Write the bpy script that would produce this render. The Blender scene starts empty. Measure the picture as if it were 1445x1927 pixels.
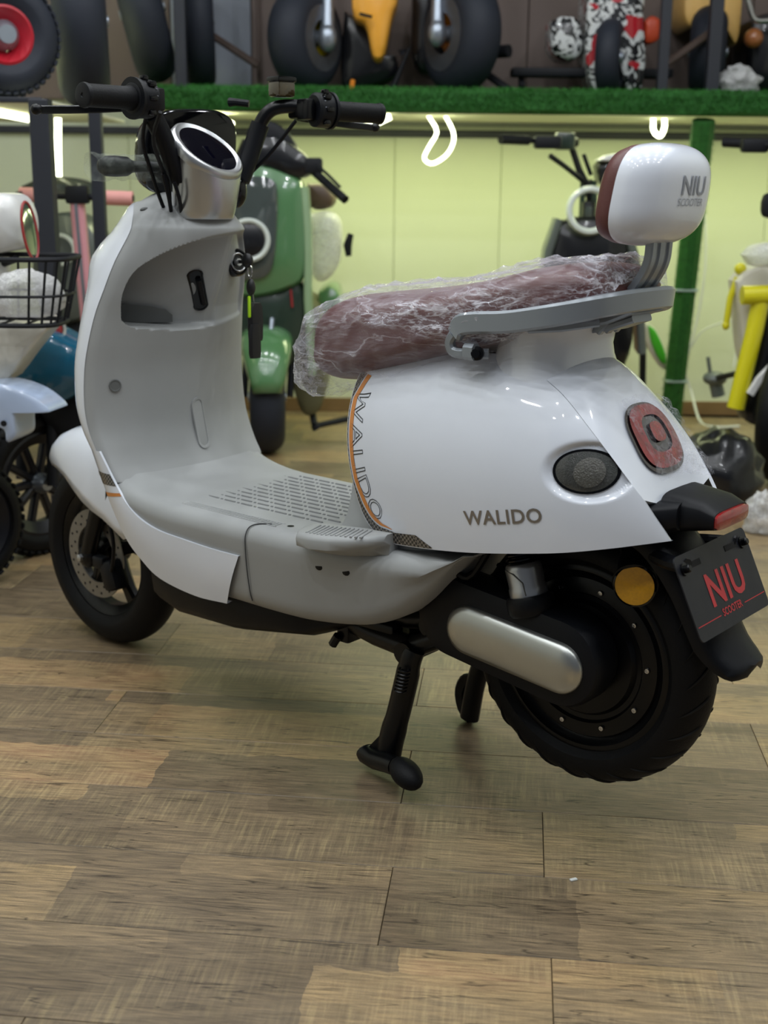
import bpy, bmesh, math, random
import numpy as np
from mathutils import Vector, Matrix
random.seed(7); rng = np.random.default_rng(7)
SC = bpy.context.scene; COL = SC.collection
PI = math.pi

# ------------------------------------------------------------------ camera
CAM_H, FPX, PITCH, ROLL = 1.0352, 2350.0, math.radians(14.47), math.radians(0.6)
cd = bpy.data.cameras.new('camera'); cam = bpy.data.objects.new('camera', cd); COL.objects.link(cam)
cam.location = (0, 0, CAM_H)
cd.sensor_fit = 'VERTICAL'; cd.sensor_height = 36.0; cd.lens = FPX/1927*36.0
_R = Vector((math.cos(ROLL), math.sin(ROLL)*math.sin(PITCH), math.sin(ROLL)*math.cos(PITCH)))
_F = Vector((0, math.cos(PITCH), -math.sin(PITCH)))
_U = _R.cross(_F)
cam.matrix_world = Matrix(((_R.x, _U.x, -_F.x, 0), (_R.y, _U.y, -_F.y, 0), (_R.z, _U.z, -_F.z, CAM_H), (0, 0, 0, 1)))
cd.dof.use_dof = True; cd.dof.focus_distance = 2.08; cd.dof.aperture_fstop = 4.2
cd.clip_start = 0.02
SC.camera = cam

# ------------------------------------------------------------------ view, world, lights
SC.view_settings.view_transform = 'Standard'; SC.view_settings.look = 'None'
SC.view_settings.gamma = 1.0; SC.view_settings.use_curve_mapping = False
SC.view_settings.exposure = 0.0
w = bpy.data.worlds.new('world'); SC.world = w; w.use_nodes = True
w.node_tree.nodes['Background'].inputs[0].default_value = (0.80, 0.88, 1.0, 1)
w.node_tree.nodes['Background'].inputs[1].default_value = 0.12
CEIL = 3.3
def spot(x, y, power=5.2, size=0.085, col=(0.93, 0.97, 1.0)):
    l = bpy.data.lights.new('ceiling_spot', 'AREA'); l.shape = 'DISK'; l.size = size; l.energy = power; l.color = col
    o = bpy.data.objects.new('ceiling_spot', l); COL.objects.link(o); o.location = (x, y, CEIL-0.03)
    return o
SPOTS = [(x, y) for y in (0.15, 0.9, 1.65, 2.4, 3.15, 3.9) for x in (-1.9, -1.15, -0.4, 0.35, 1.1, 1.85)]
for x, y in SPOTS: spot(x, y)
def ledlight(x, y, z, sx, sy, power, col=(0.92, 1.0, 0.56), rot=(0, 0, 0)):
    l = bpy.data.lights.new('led_strip_light', 'AREA'); l.shape = 'RECTANGLE'; l.size = sx; l.size_y = sy; l.energy = power; l.color = col
    o = bpy.data.objects.new('led_strip_light', l); COL.objects.link(o); o.location = (x, y, z); o.rotation_euler = rot
ledlight(0.75, 5.45, 1.325, 3.2, 0.05, 21)
ledlight(-1.6, 4.6, 1.32, 0.05, 1.3, 9)

# ------------------------------------------------------------------ helpers
def lin(c):
    return tuple((v/12.92 if v <= 0.04045 else ((v+0.055)/1.055)**2.4) for v in [x/255 for x in c])
def mat(name, rgb, rough=0.5, metal=0.0, coat=0.0, bump=0.0, bscale=200.0, var=0.0, vscale=8.0, spec=0.5, emit=None, es=1.0, trans=0.0, rvar=0.0):
    m = bpy.data.materials.new(name); m.use_nodes = True
    nt = m.node_tree; b = nt.nodes['Principled BSDF']; c = lin(rgb)
    b.inputs['Base Color'].default_value = (*c, 1); b.inputs['Roughness'].default_value = rough
    b.inputs['Metallic'].default_value = metal; b.inputs['Coat Weight'].default_value = coat
    b.inputs['Coat Roughness'].default_value = 0.04; b.inputs['Specular IOR Level'].default_value = spec
    b.inputs['Transmission Weight'].default_value = trans
    tc = nt.nodes.new('ShaderNodeTexCoord')
    if var > 0 or rvar > 0:
        n = nt.nodes.new('ShaderNodeTexNoise'); n.inputs['Scale'].default_value = vscale; n.inputs['Detail'].default_value = 5
        nt.links.new(tc.outputs['Object'], n.inputs['Vector'])
        if var > 0:
            mx = nt.nodes.new('ShaderNodeMix'); mx.data_type = 'RGBA'
            mx.inputs[6].default_value = (*[v*(1-var) for v in c], 1); mx.inputs[7].default_value = (*[min(1, v*(1+var)) for v in c], 1)
            nt.links.new(n.outputs['Fac'], mx.inputs[0]); nt.links.new(mx.outputs[2], b.inputs['Base Color'])
        if rvar > 0:
            mr = nt.nodes.new('ShaderNodeMapRange'); mr.inputs[3].default_value = max(0, rough-rvar); mr.inputs[4].default_value = rough+rvar
            nt.links.new(n.outputs['Fac'], mr.inputs[0]); nt.links.new(mr.outputs[0], b.inputs['Roughness'])
    if bump > 0:
        n2 = nt.nodes.new('ShaderNodeTexNoise'); n2.inputs['Scale'].default_value = bscale; n2.inputs['Detail'].default_value = 3
        bp = nt.nodes.new('ShaderNodeBump'); bp.inputs['Strength'].default_value = bump; bp.inputs['Distance'].default_value = 0.002
        nt.links.new(tc.outputs['Object'], n2.inputs['Vector']); nt.links.new(n2.outputs['Fac'], bp.inputs['Height']); nt.links.new(bp.outputs['Normal'], b.inputs['Normal'])
    if emit:
        b.inputs['Emission Color'].default_value = (*lin(emit), 1); b.inputs['Emission Strength'].default_value = es
    return m

class MB:
    """collects shapes; build() links them as ONE mesh object"""
    def __init__(s): s.v = []; s.f = []
    def add(s, vs, fs):
        o = len(s.v); s.v += [tuple(map(float, p)) for p in vs]; s.f += [tuple(i+o for i in f) for f in fs]; return s
    def loft(s, rings, closed=True, cap=True):
        n = len(rings[0]); vs = [p for r in rings for p in r]; fs = []
        for i in range(len(rings)-1):
            for j in range(n if closed else n-1):
                k = (j+1) % n
                fs.append((i*n+j, i*n+k, (i+1)*n+k, (i+1)*n+j))
        if cap and closed:
            fs.append(tuple(range(n-1, -1, -1))); fs.append(tuple((len(rings)-1)*n+j for j in range(n)))
        return s.add(vs, fs)
    def tube(s, pts, r, n=12, sx=1.0, sy=1.0, cap=True, up=None):
        P = [Vector(p) for p in pts]; R = r if hasattr(r, '__len__') else [r]*len(P)
        ref = Vector(up) if up else None; rings = []; prev = None
        for i, p in enumerate(P):
            d = ((P[min(i+1, len(P)-1)]-p).normalized() + (p-P[max(i-1, 0)]).normalized())
            d = d.normalized() if d.length > 1e-9 else Vector((0, 0, 1))
            if ref is None: ref = Vector((0, 0, 1)) if abs(d.z) < 0.9 else Vector((1, 0, 0))
            a = (ref if (up or prev is None) else prev); a = (a-d*a.dot(d))
            a = a.normalized() if a.length > 1e-6 else d.orthogonal().normalized()
            prev = a; b = d.cross(a)
            rings.append([p+a*(R[i]*sx*math.cos(t))+b*(R[i]*sy*math.sin(t)) for t in [2*PI*k/n for k in range(n)]])
        return s.loft(rings, True, cap)
    def bar(s, pts, wx, wy, up=(0, 0, 1), ch=0.25):
        """rectangular bar with chamfered edges swept along pts; wx along up, wy sideways"""
        P = [Vector(p) for p in pts]; rings = []
        c = min(wx, wy)*ch
        sec = [(wx/2-c, wy/2), (wx/2, wy/2-c), (wx/2, -wy/2+c), (wx/2-c, -wy/2), (-wx/2+c, -wy/2), (-wx/2, -wy/2+c), (-wx/2, wy/2-c), (-wx/2+c, wy/2)]
        for i, p in enumerate(P):
            d = ((P[min(i+1, len(P)-1)]-p).normalized() + (p-P[max(i-1, 0)]).normalized()).normalized()
            a = Vector(up); a = (a-d*a.dot(d)).normalized(); b = d.cross(a)
            rings.append([p+a*x+b*y for x, y in sec])
        return s.loft(rings)
    def box(s, c, size, bev=0.0, M=None, seg=2):
        bm = bmesh.new(); bmesh.ops.create_cube(bm, size=1.0)
        bmesh.ops.scale(bm, vec=size, verts=bm.verts)
        if bev > 0: bmesh.ops.bevel(bm, geom=list(bm.edges), offset=bev, segments=seg, profile=0.5, affect='EDGES')
        bm.verts.index_update()
        T = Matrix.Translation(c) @ (M.to_4x4() if M is not None else Matrix.Identity(4))
        vs = [T @ v.co for v in bm.verts]; fs = [[v.index for v in f.verts] for f in bm.faces]; bm.free()
        return s.add(vs, fs)
    def lathe(s, prof, o, ax, n=32, a0=0.0, a1=2*PI, cap=False):
        """prof: list of (radius, height along ax)"""
        ax = Vector(ax).normalized(); e = ax.orthogonal().normalized() if abs(ax.z) < 0.999 else Vector((1, 0, 0)); g = ax.cross(e); o = Vector(o)
        full = abs(a1-a0-2*PI) < 1e-6; m = n if full else n+1
        rings = [[o+ax*h+(e*math.cos(a0+(a1-a0)*k/n)+g*math.sin(a0+(a1-a0)*k/n))*r for k in range(m)] for r, h in prof]
        return s.loft(rings, full, cap)
    def ell(s, c, r, n=16, m=10, M=None):
        c = Vector(c); rings = []
        for i in range(m+1):
            a = -PI/2+PI*i/m; q = max(math.cos(a), 0.02)
            ring = []
            for k in range(n):
                p = Vector((r[0]*q*math.cos(2*PI*k/n), r[1]*q*math.sin(2*PI*k/n), r[2]*math.sin(a)))
                if M is not None: p = M @ p
                ring.append(c+p)
            rings.append(ring)
        return s.loft(rings)
    def grid(s, G):
        """G[i][j] of points"""
        n = len(G[0]); vs = [p for r in G for p in r]
        return s.add(vs, [(i*n+j, i*n+j+1, (i+1)*n+j+1, (i+1)*n+j) for i in range(len(G)-1) for j in range(n-1)])
    def build(s, name, m, parent=None, smooth=35, M=None, sub=0, solid=0.0, offset=-1):
        me = bpy.data.meshes.new(name); vs = s.v
        if M is not None: vs = [tuple(M @ Vector(p)) for p in vs]
        me.from_pydata(vs, [], s.f); me.update()
        bm = bmesh.new(); bm.from_mesh(me); bmesh.ops.recalc_face_normals(bm, faces=bm.faces); bm.to_mesh(me); bm.free()
        if smooth:
            me.polygons.foreach_set('use_smooth', [True]*len(me.polygons)); me.set_sharp_from_angle(angle=math.radians(smooth))
        me.materials.append(m)
        o = bpy.data.objects.new(name, me); COL.objects.link(o)
        if parent: o.parent = parent
        if solid:
            md = o.modifiers.new('solid', 'SOLIDIFY'); md.thickness = solid; md.offset = offset
        if sub:
            md = o.modifiers.new('sub', 'SUBSURF'); md.levels = sub; md.render_levels = sub
        return o
def curve_pts(P, n=24):
    """Catmull-Rom through P (any dimension)"""
    P = np.array(P, float); k = len(P)
    Q = np.vstack([2*P[0]-P[1], P, 2*P[-1]-P[-2]]); out = []
    for u in np.linspace(0, k-1, n):
        i = min(int(u), k-2); t = u-i; a, b, c, d = Q[i], Q[i+1], Q[i+2], Q[i+3]
        out.append(0.5*((2*b)+(c-a)*t+(2*a-5*b+4*c-d)*t*t+(3*b-a-3*c+d)*t**3))
    return np.array(out)
def interp(x, tab):
    tab = sorted(tab); return float(np.interp(x, [a for a, _ in tab], [b for _, b in tab]))
def thing(name, label, cat, loc=(0, 0, 0), rz=0.0, group=None):
    o = bpy.data.objects.new(name, None); COL.objects.link(o); o.empty_display_size = 0.1
    o.location = loc; o.rotation_euler = (0, 0, rz); tag(o, label, cat, group); return o
def tag(o, label, cat, group=None, kind=None):
    if label: o['label'] = label
    if cat: o['category'] = cat
    if group: o['group'] = group
    if kind: o['kind'] = kind
    return o
def struct(o): o['kind'] = 'structure'; return o
def text_mesh(txt, size, outline=0.0, bold=0.0, space=1.0, ext=0.0):
    """flat lettering as vertices and faces, from the built-in font, left end at x=0, baseline y=0"""
    cu = bpy.data.curves.new('lettering', 'FONT'); cu.body = txt; cu.size = size; cu.space_character = space; cu.resolution_u = 3
    if outline: cu.fill_mode = 'NONE'; cu.bevel_depth = outline; cu.bevel_resolution = 0
    else: cu.offset = bold; cu.extrude = ext
    o = bpy.data.objects.new('lettering', cu); COL.objects.link(o)
    dg = bpy.context.evaluated_depsgraph_get(); me = bpy.data.meshes.new_from_object(o.evaluated_get(dg))
    bm = bmesh.new(); bm.from_mesh(me)
    if not outline:
        bmesh.ops.triangulate(bm, faces=bm.faces)
        for _ in range(2):
            long = [e for e in bm.edges if e.calc_length() > size*0.18]
            if long: bmesh.ops.subdivide_edges(bm, edges=long, cuts=1); bmesh.ops.triangulate(bm, faces=bm.faces)
    else:
        for _ in range(2):
            long = [e for e in bm.edges if e.calc_length() > size*0.2]
            if long: bmesh.ops.subdivide_edges(bm, edges=long, cuts=1)
    bm.verts.index_update()
    vs = [tuple(v.co) for v in bm.verts]; fs = [[v.index for v in f.verts] for f in bm.faces]; bm.free()
    bpy.data.objects.remove(o); bpy.data.curves.remove(cu); bpy.data.meshes.remove(me)
    xs = [v[0] for v in vs]; x0 = min(xs)
    return [(v[0]-x0, v[1], v[2]) for v in vs], fs, max(xs)-x0
def at(x, y, Y):
    """world point at depth Y (metres from the camera) seen at photograph pixel x, y"""
    d = _F+_R*((x-722.5)/FPX)-_U*((y-963.5)/FPX); k = Y/d.y
    return Vector((d.x*k, Y, CAM_H+d.z*k))

# ------------------------------------------------------------------ materials
M = {}
M['white'] = mat('white_gloss', (222, 227, 237), 0.3, coat=0.9, bump=0.02, bscale=6, var=0.012, vscale=3)
M['grey'] = mat('grey_plastic', (157, 159, 159), 0.5, bump=0.12, bscale=1500, var=0.04, vscale=9)
M['greydark'] = mat('grey_plastic_dark', (96, 98, 97), 0.55, bump=0.1, bscale=900)
M['black'] = mat('black_plastic', (13, 15, 20), 0.45, spec=0.22, bump=0.12, bscale=900, var=0.15, vscale=20, rvar=0.08)
M['blackgloss'] = mat('black_gloss', (5, 6, 9), 0.1, spec=0.35)
M['blacksteel'] = mat('black_painted_steel', (7, 8, 11), 0.3, spec=0.3, bump=0.06, bscale=120, var=0.2, vscale=40)
M['rubber'] = mat('tyre_rubber', (11, 12, 15), 0.55, spec=0.2, bump=0.25, bscale=260, var=0.25, vscale=30)
M['seat'] = mat('brown_seat_vinyl', (88, 44, 41), 0.42, bump=0.15, bscale=420, var=0.08)
M['rail'] = mat('grey_rail_paint', (136, 142, 148), 0.3, metal=0.25, coat=0.2, bump=0.04, bscale=300)
M['silver'] = mat('satin_silver', (188, 190, 192), 0.3, metal=0.85, var=0.03, bump=0.02, bscale=700)
M['chrome'] = mat('bright_steel', (200, 200, 200), 0.2, metal=1.0, var=0.03)
M['brushed'] = mat('brushed_aluminium', (190, 192, 188), 0.34, metal=1.0, var=0.05, vscale=30)
M['screen'] = mat('display_glass', (4, 4, 14), 0.05, spec=0.4)
M['amber'] = mat('amber_reflector', (206, 150, 20), 0.25, coat=0.6, var=0.25, vscale=260)
M['redlens'] = mat('red_lens', (150, 20, 26), 0.12, coat=1.0, var=0.5, vscale=60)
M['darklens'] = mat('smoked_lens', (34, 26, 28), 0.06, coat=1.0)
M['sticker_dark'] = mat('carbon_sticker', (62, 60, 60), 0.3, coat=0.4)
M['sticker_orange'] = mat('orange_sticker', (206, 130, 58), 0.3, coat=0.4, var=0.05)
M['ink'] = mat('dark_lettering', (48, 50, 54), 0.35)
M['badge'] = mat('badge_metal', (140, 134, 128), 0.28, metal=0.7, var=0.05)
M['redink'] = mat('red_lettering', (178, 34, 44), 0.4)
M['plate'] = mat('plate_black', (22, 24, 32), 0.42, spec=0.35, var=0.18, vscale=30, rvar=0.1)
M['greyink'] = mat('grey_lettering', (142, 146, 156), 0.3)
M['lime'] = mat('lime_tag', (170, 220, 20), 0.4)
M['seam'] = mat('dark_seam', (60, 62, 64), 0.7)

def carbon(m):
    nt = m.node_tree; b = nt.nodes['Principled BSDF']
    tc = nt.nodes.new('ShaderNodeTexCoord'); ck = nt.nodes.new('ShaderNodeTexChecker'); ck.inputs['Scale'].default_value = 230
    ck.inputs[1].default_value = (*lin((30, 30, 31)), 1); ck.inputs[2].default_value = (*lin((120, 114, 106)), 1)
    nt.links.new(tc.outputs['Object'], ck.inputs[0]); nt.links.new(ck.outputs[0], b.inputs['Base Color'])
carbon(M['sticker_dark'])

def film(name, lo=0.05, hi=0.6, scale=14, tint=(235, 235, 245), rough=0.12, bump=0.8, stretch=(1, 1, 1), face=0.4, rot=(0, 0, 0)):
    """thin clear plastic: mostly see-through, glossy, with glints painted in as whitish crease lines"""
    m = bpy.data.materials.new(name); m.use_nodes = True; nt = m.node_tree; nt.nodes.clear(); N = nt.nodes.new; L = nt.links.new
    out = N('ShaderNodeOutputMaterial'); mix = N('ShaderNodeMixShader'); tr = N('ShaderNodeBsdfTransparent'); p = N('ShaderNodeBsdfPrincipled')
    tr.inputs[0].default_value = (0.96, 0.96, 0.97, 1)
    p.inputs['Base Color'].default_value = (*lin(tint), 1); p.inputs['Roughness'].default_value = rough; p.inputs['Specular IOR Level'].default_value = 1.0
    tc = N('ShaderNodeTexCoord'); mp = N('ShaderNodeMapping'); mp.inputs['Scale'].default_value = stretch; mp.inputs['Rotation'].default_value = rot; L(tc.outputs['Object'], mp.inputs[0])
    def mth(op, a, b=None, clamp=False):
        n = N('ShaderNodeMath'); n.operation = op; n.use_clamp = clamp
        for i, x in enumerate((a, b)):
            if x is None: continue
            if isinstance(x, (int, float)): n.inputs[i].default_value = x
            else: L(x, n.inputs[i])
        return n.outputs[0]
    def ridge(sc, width, dist):
        n = N('ShaderNodeTexNoise'); n.inputs['Scale'].default_value = sc; n.inputs['Detail'].default_value = 4; n.inputs['Distortion'].default_value = dist
        L(mp.outputs[0], n.inputs['Vector']); d = mth('ABSOLUTE', mth('SUBTRACT', n.outputs['Fac'], 0.5))
        return mth('SUBTRACT', 1.0, mth('DIVIDE', d, width), True), n.outputs['Fac']
    r1, h1 = ridge(scale, 0.016, 0.3); r2, h2 = ridge(scale*3, 0.045, 0.6); r3, h3 = ridge(scale*10, 0.06, 0.4)
    gate = N('ShaderNodeTexNoise'); gate.inputs['Scale'].default_value = scale*0.45; L(mp.outputs[0], gate.inputs['Vector'])
    gt = N('ShaderNodeMapRange'); gt.inputs[1].default_value = 0.46; gt.inputs[2].default_value = 0.60; L(gate.outputs['Fac'], gt.inputs[0])
    rr = mth('MAXIMUM', mth('MULTIPLY', r1, mth('ADD', mth('MULTIPLY', gt.outputs[0], 0.5), 0.25)), mth('MULTIPLY', mth('MULTIPLY', r2, gt.outputs[0]), 0.8)); rr = mth('MAXIMUM', rr, mth('MULTIPLY', mth('MULTIPLY', r3, gt.outputs[0]), 0.45))  # ridge mask paints glints into the film as whiter, more opaque lines
    h = mth('ADD', mth('ADD', h1, mth('MULTIPLY', h2, 0.5)), mth('MULTIPLY', h3, 0.18))
    bp = N('ShaderNodeBump'); bp.inputs['Strength'].default_value = bump; bp.inputs['Distance'].default_value = 0.012; L(h, bp.inputs['Height']); L(bp.outputs['Normal'], p.inputs['Normal'])
    lw = N('ShaderNodeLayerWeight'); lw.inputs[0].default_value = 0.3; L(bp.outputs['Normal'], lw.inputs['Normal'])
    al = mth('ADD', mth('ADD', mth('MULTIPLY', rr, hi), lo), mth('MULTIPLY', lw.outputs['Facing'], face), True)
    L(al, mix.inputs[0]); L(tr.outputs[0], mix.inputs[1]); L(p.outputs[0], mix.inputs[2]); L(mix.outputs[0], out.inputs[0]); return m
M['film'] = film('clear_wrap', 0.03, 0.8, 9, bump=1.0, rough=0.06, stretch=(0.55, 1.0, 1.9), face=0.34, rot=(0, 0.7, 0))
M['filmthin'] = film('clear_film', 0.0, 0.45, 22, face=0.12)
M['bubble'] = film('bubble_wrap', 0.02, 0.2, 70, (225, 235, 220), face=0.12)
M['bag'] = film('milky_bag', 0.35, 0.5, 16, (225, 225, 225), 0.25)
# ------------------------------------------------------------------ floor, walls, ceiling
def plank_mat():
    m = bpy.data.materials.new('printed_oak_plank'); m.use_nodes = True; nt = m.node_tree; b = nt.nodes['Principled BSDF']
    N = nt.nodes.new; L = nt.links.new
    def math_(op, a, c=None, v=None):
        n = N('ShaderNodeMath'); n.operation = op
        for i, x in enumerate((a, c)):
            if x is None: continue
            if isinstance(x, (int, float)): n.inputs[i].default_value = x
            else: L(x, n.inputs[i])
        return n.outputs[0]
    tc = N('ShaderNodeTexCoord'); oi = N('ShaderNodeObjectInfo'); sep = N('ShaderNodeSeparateXYZ'); L(tc.outputs['Object'], sep.inputs[0])
    x, y = sep.outputs[0], sep.outputs[1]; rnd = oi.outputs['Random']
    seed = math_('MULTIPLY', rnd, 37.0)
    def noise(sx, sy, scale, det=4, off=0.0, dist=0.0, rough=0.55):
        cb = N('ShaderNodeCombineXYZ'); L(math_('MULTIPLY', x, sx), cb.inputs[0]); L(math_('MULTIPLY', y, sy), cb.inputs[1]); L(math_('ADD', seed, off), cb.inputs[2])
        n = N('ShaderNodeTexNoise'); n.inputs['Scale'].default_value = scale; n.inputs['Detail'].default_value = det; n.inputs['Distortion'].default_value = dist; n.inputs['Roughness'].default_value = rough
        L(cb.outputs[0], n.inputs['Vector']); return n.outputs['Fac']
    def ramp(f, stops):
        r = N('ShaderNodeValToRGB'); L(f, r.inputs[0]); e = r.color_ramp.elements
        while len(e) < len(stops): e.new(0.5)
        for el, (p, c) in zip(e, stops): el.position = p; el.color = (*(lin(c) if isinstance(c, tuple) else (c, c, c)), 1)
        return r.outputs[0]
    def mixc(fac, a, c, mode='MIX'):
        n = N('ShaderNodeMix'); n.data_type = 'RGBA'; n.blend_type = mode
        if isinstance(fac, (int, float)): n.inputs[0].default_value = fac
        else: L(fac, n.inputs[0])
        for i, q in ((6, a), (7, c)):
            if isinstance(q, tuple): n.inputs[i].default_value = (*lin(q), 1)
            else: L(q, n.inputs[i])
        return n.outputs[2]
    # printed boards: a wide and a narrow strip per plank, each cut into pieces of their own tint
    wob = math_('MULTIPLY', math_('SUBTRACT', noise(6, 3, 3, 3, 5), 0.5), 0.03)
    strip = math_('GREATER_THAN', math_('ADD', y, wob), 0.045)
    wob2 = math_('MULTIPLY', math_('SUBTRACT', noise(3, 9, 2, 3, 9), 0.5), 0.03)
    cell = math_('FLOOR', math_('ADD', math_('MULTIPLY', math_('ADD', x, wob2), math_('ADD', 2.1, math_('MULTIPLY', strip, 0.9))), math_('ADD', seed, math_('MULTIPLY', strip, 4.37))))
    cb = N('ShaderNodeCombineXYZ'); L(cell, cb.inputs[0]); L(math_('ADD', math_('MULTIPLY', strip, 3.0), seed), cb.inputs[1])
    wn = N('ShaderNodeTexWhiteNoise'); wn.noise_dimensions = '2D'; L(cb.outputs[0], wn.inputs['Vector'])
    big = noise(1.6, 5, 2.2, 5, 0, 0.6)
    tint = math_('ADD', math_('MULTIPLY', wn.outputs['Value'], 0.55), math_('MULTIPLY', big, 0.5))
    base = ramp(tint, [(0.12, (116, 105, 92)), (0.36, (148, 136, 120)), (0.55, (170, 155, 133)), (0.72, (189, 170, 138)), (1.0, (204, 184, 152))])
    grain = noise(5, 60, 3.0, 6, 2, 0.5, 0.65)
    c1 = mixc(0.8, base, ramp(grain, [(0.25, (74, 66, 56)), (0.5, (150, 140, 122)), (0.78, (205, 190, 160))]), 'OVERLAY')
    saw = noise(95, 5, 1.6, 3, 7, 0.0); patch = noise(2.2, 4.5, 2, 2, 12)
    sawf = math_('MULTIPLY', ramp(patch, [(0.46, 0.0), (0.62, 1.0)]), 0.34)
    c2 = mixc(sawf, c1, ramp(saw, [(0.3, (92, 82, 68)), (0.5, (140, 124, 98)), (0.72, (200, 180, 132))]))
    crack = noise(1.5, 26, 2.2, 2, 20, 0.8)
    cf = ramp(math_('ABSOLUTE', math_('SUBTRACT', crack, 0.5)), [(0.0, 1.0), (0.016, 0.0)])
    cgate = ramp(noise(3, 5, 2, 2, 30), [(0.44, 0.0), (0.52, 0.85)])
    c3 = mixc(math_('MULTIPLY', cf, cgate), c2, (58, 50, 42))
    fine = noise(140, 160, 3, 2, 40)
    c4 = mixc(0.22, c3, ramp(fine, [(0.3, (90, 90, 90)), (0.7, (170, 170, 170))]), 'OVERLAY')
    L(c4, b.inputs['Base Color']); b.inputs['Specular IOR Level'].default_value = 0.45
    rr = N('ShaderNodeMapRange'); L(grain, rr.inputs[0]); rr.inputs[3].default_value = 0.24; rr.inputs[4].default_value = 0.46; L(rr.outputs[0], b.inputs['Roughness'])
    bp = N('ShaderNodeBump'); bp.inputs['Strength'].default_value = 0.22; bp.inputs['Distance'].default_value = 0.002; L(grain, bp.inputs['Height']); L(bp.outputs[0], b.inputs['Normal'])
    return m
M['plank'] = plank_mat()
M['floor_base'] = mat('floor_joint_dark', (70, 64, 56), 0.8, var=0.1)
M['wall'] = mat('painted_wall', (206, 212, 186), 0.75, bump=0.05, bscale=60, var=0.03, vscale=2)
M['wall_up'] = mat('upper_wall_board', (112, 98, 92), 0.7, var=0.22, vscale=2.5, bump=0.05, bscale=40)
M['wall_side'] = mat('side_wall_paint', (205, 205, 195), 0.8, var=0.03)
M['ceil'] = mat('ceiling_paint', (120, 122, 128), 0.85, var=0.02)
M['skirting'] = mat('brown_skirting', (118, 92, 58), 0.6, var=0.15, vscale=12)
M['grass'] = mat('artificial_grass', (34, 92, 30), 0.85, var=0.5, vscale=60, bump=1.0, bscale=90)
M['grassblade'] = mat('grass_blade', (46, 112, 38), 0.8, var=0.5, vscale=30)
M['rack'] = mat('rack_steel', (34, 37, 46), 0.5, var=0.15)
M['shelfwhite'] = mat('shelf_underside', (232, 232, 205), 0.7, var=0.02)
M['led'] = mat('led_tube', (255, 255, 240), 0.4, emit=(250, 255, 214), es=6.0, var=0.0)

PH = math.radians(-6.1); PU = Vector((math.cos(PH), math.sin(PH), 0)); PV = Vector((-math.sin(PH), math.cos(PH), 0))
fl = MB().box((0.2, 3.1, -0.02), (5.2, 7.0, 0.02)).build('floor', M['floor_base'], smooth=0); struct(fl)
PW, PLN = 0.2125, 1.290
pm = None
ROWSEAM = {0: -0.168, 1: 0.069, 2: -0.176, 3: -0.80, 4: -0.185, 5: -0.80, -1: 0.0757, -2: -0.60, -3: 0.2}
rngp = random.Random(3)
for r in range(-6, 21):
    v0 = 1.549+r*PW; seam = ROWSEAM.get(r, rngp.uniform(-0.6, 0.6))
    for k in range(-3, 4):
        u0 = seam+k*PLN
        if u0 > 2.6 or u0+PLN < -2.5: continue
        if v0 > 5.93: continue
        if pm is None:
            o = MB().box((0, 0, -0.005), (PLN-0.0012, PW-0.0012, 0.01), 0.0008, seg=1).build('plank', M['plank'], fl, smooth=0); pm = o.data
        else:
            o = bpy.data.objects.new('plank', pm); COL.objects.link(o); o.parent = fl
        c = PU*(u0+PLN/2)+PV*(v0+PW/2)
        o.location = (c.x, c.y, 0); o.rotation_euler = (0, 0, PH)
WY = 5.95
# back wall: lower boards, upper boards, behind and above the grass shelf
wb = MB().box((0.2, WY+0.06, 1.65), (5.2, 0.04, 3.34)).build('wall_back', M['wall'], smooth=0); struct(wb)
for i, (x0, x1) in enumerate(((-2.4, -1.1885), (-1.187, 0.0315), (0.033, 0.5215), (0.523, 1.7515), (1.753, 2.8))):
    MB().box(((x0+x1)/2, WY+0.02, 0.66), (x1-x0, 0.04, 1.31), 0.003, seg=1).build('wall_panel', M['wall'], wb, smooth=0)
for i, (x0, x1, mm) in enumerate(((-2.4, -0.98, 'wall_up'), (-0.976, -0.62, 'wall_grey'), (-0.616, 0.62, 'wall_up'), (0.624, 1.62, 'wall_up'), (1.624, 2.8, 'wall_up'))):
    if mm not in M: M[mm] = mat('grey_board', (150, 156, 168), 0.6, var=0.08, vscale=3)
    MB().box(((x0+x1)/2, WY+0.02, 2.35), (x1-x0, 0.04, 1.86), 0.003, seg=1).build('wall_board', M[mm], wb, smooth=0)
bb = MB().box((0.2, WY-0.006, 0.033), (5.2, 0.014, 0.066), 0.003).build('baseboard_back', M['skirting'], smooth=0); struct(bb)
tr = MB().box((0.2, WY-0.012, 1.285), (5.2, 0.03, 0.032), 0.004).build('trim_1', M['rack'], smooth=0); struct(tr)
struct(MB().box((-2.42, 2.9, 1.65), (0.04, 6.3, 3.34)).build('wall_left', M['wall_side'], smooth=0))
struct(MB().box((2.82, 2.9, 1.65), (0.04, 6.3, 3.34)).build('wall_right', M['wall_side'], smooth=0))
ce = struct(MB().box((0.2, 2.9, CEIL+0.04), (5.28, 6.3, 0.04)).build('ceiling', M['ceil'], smooth=0))
ringm = None
for i, (x, y) in enumerate(SPOTS):
    t = thing('ceiling_spotlight', 'round white recessed ceiling spotlight above the showroom floor', 'spotlight', (x, y, CEIL+0.02), 0, 'ceiling spotlights')
    if ringm is None:
        o = MB().lathe([(0.055, -0.012), (0.075, -0.012), (0.08, 0.0), (0.08, 0.02), (0.055, 0.02), (0.055, -0.012)], (0, 0, 0), (0, 0, 1), 24).build('rim', M['shelfwhite'], t); ringm = o.data
    else:
        o = bpy.data.objects.new('rim', ringm); COL.objects.link(o); o.parent = t
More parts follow.
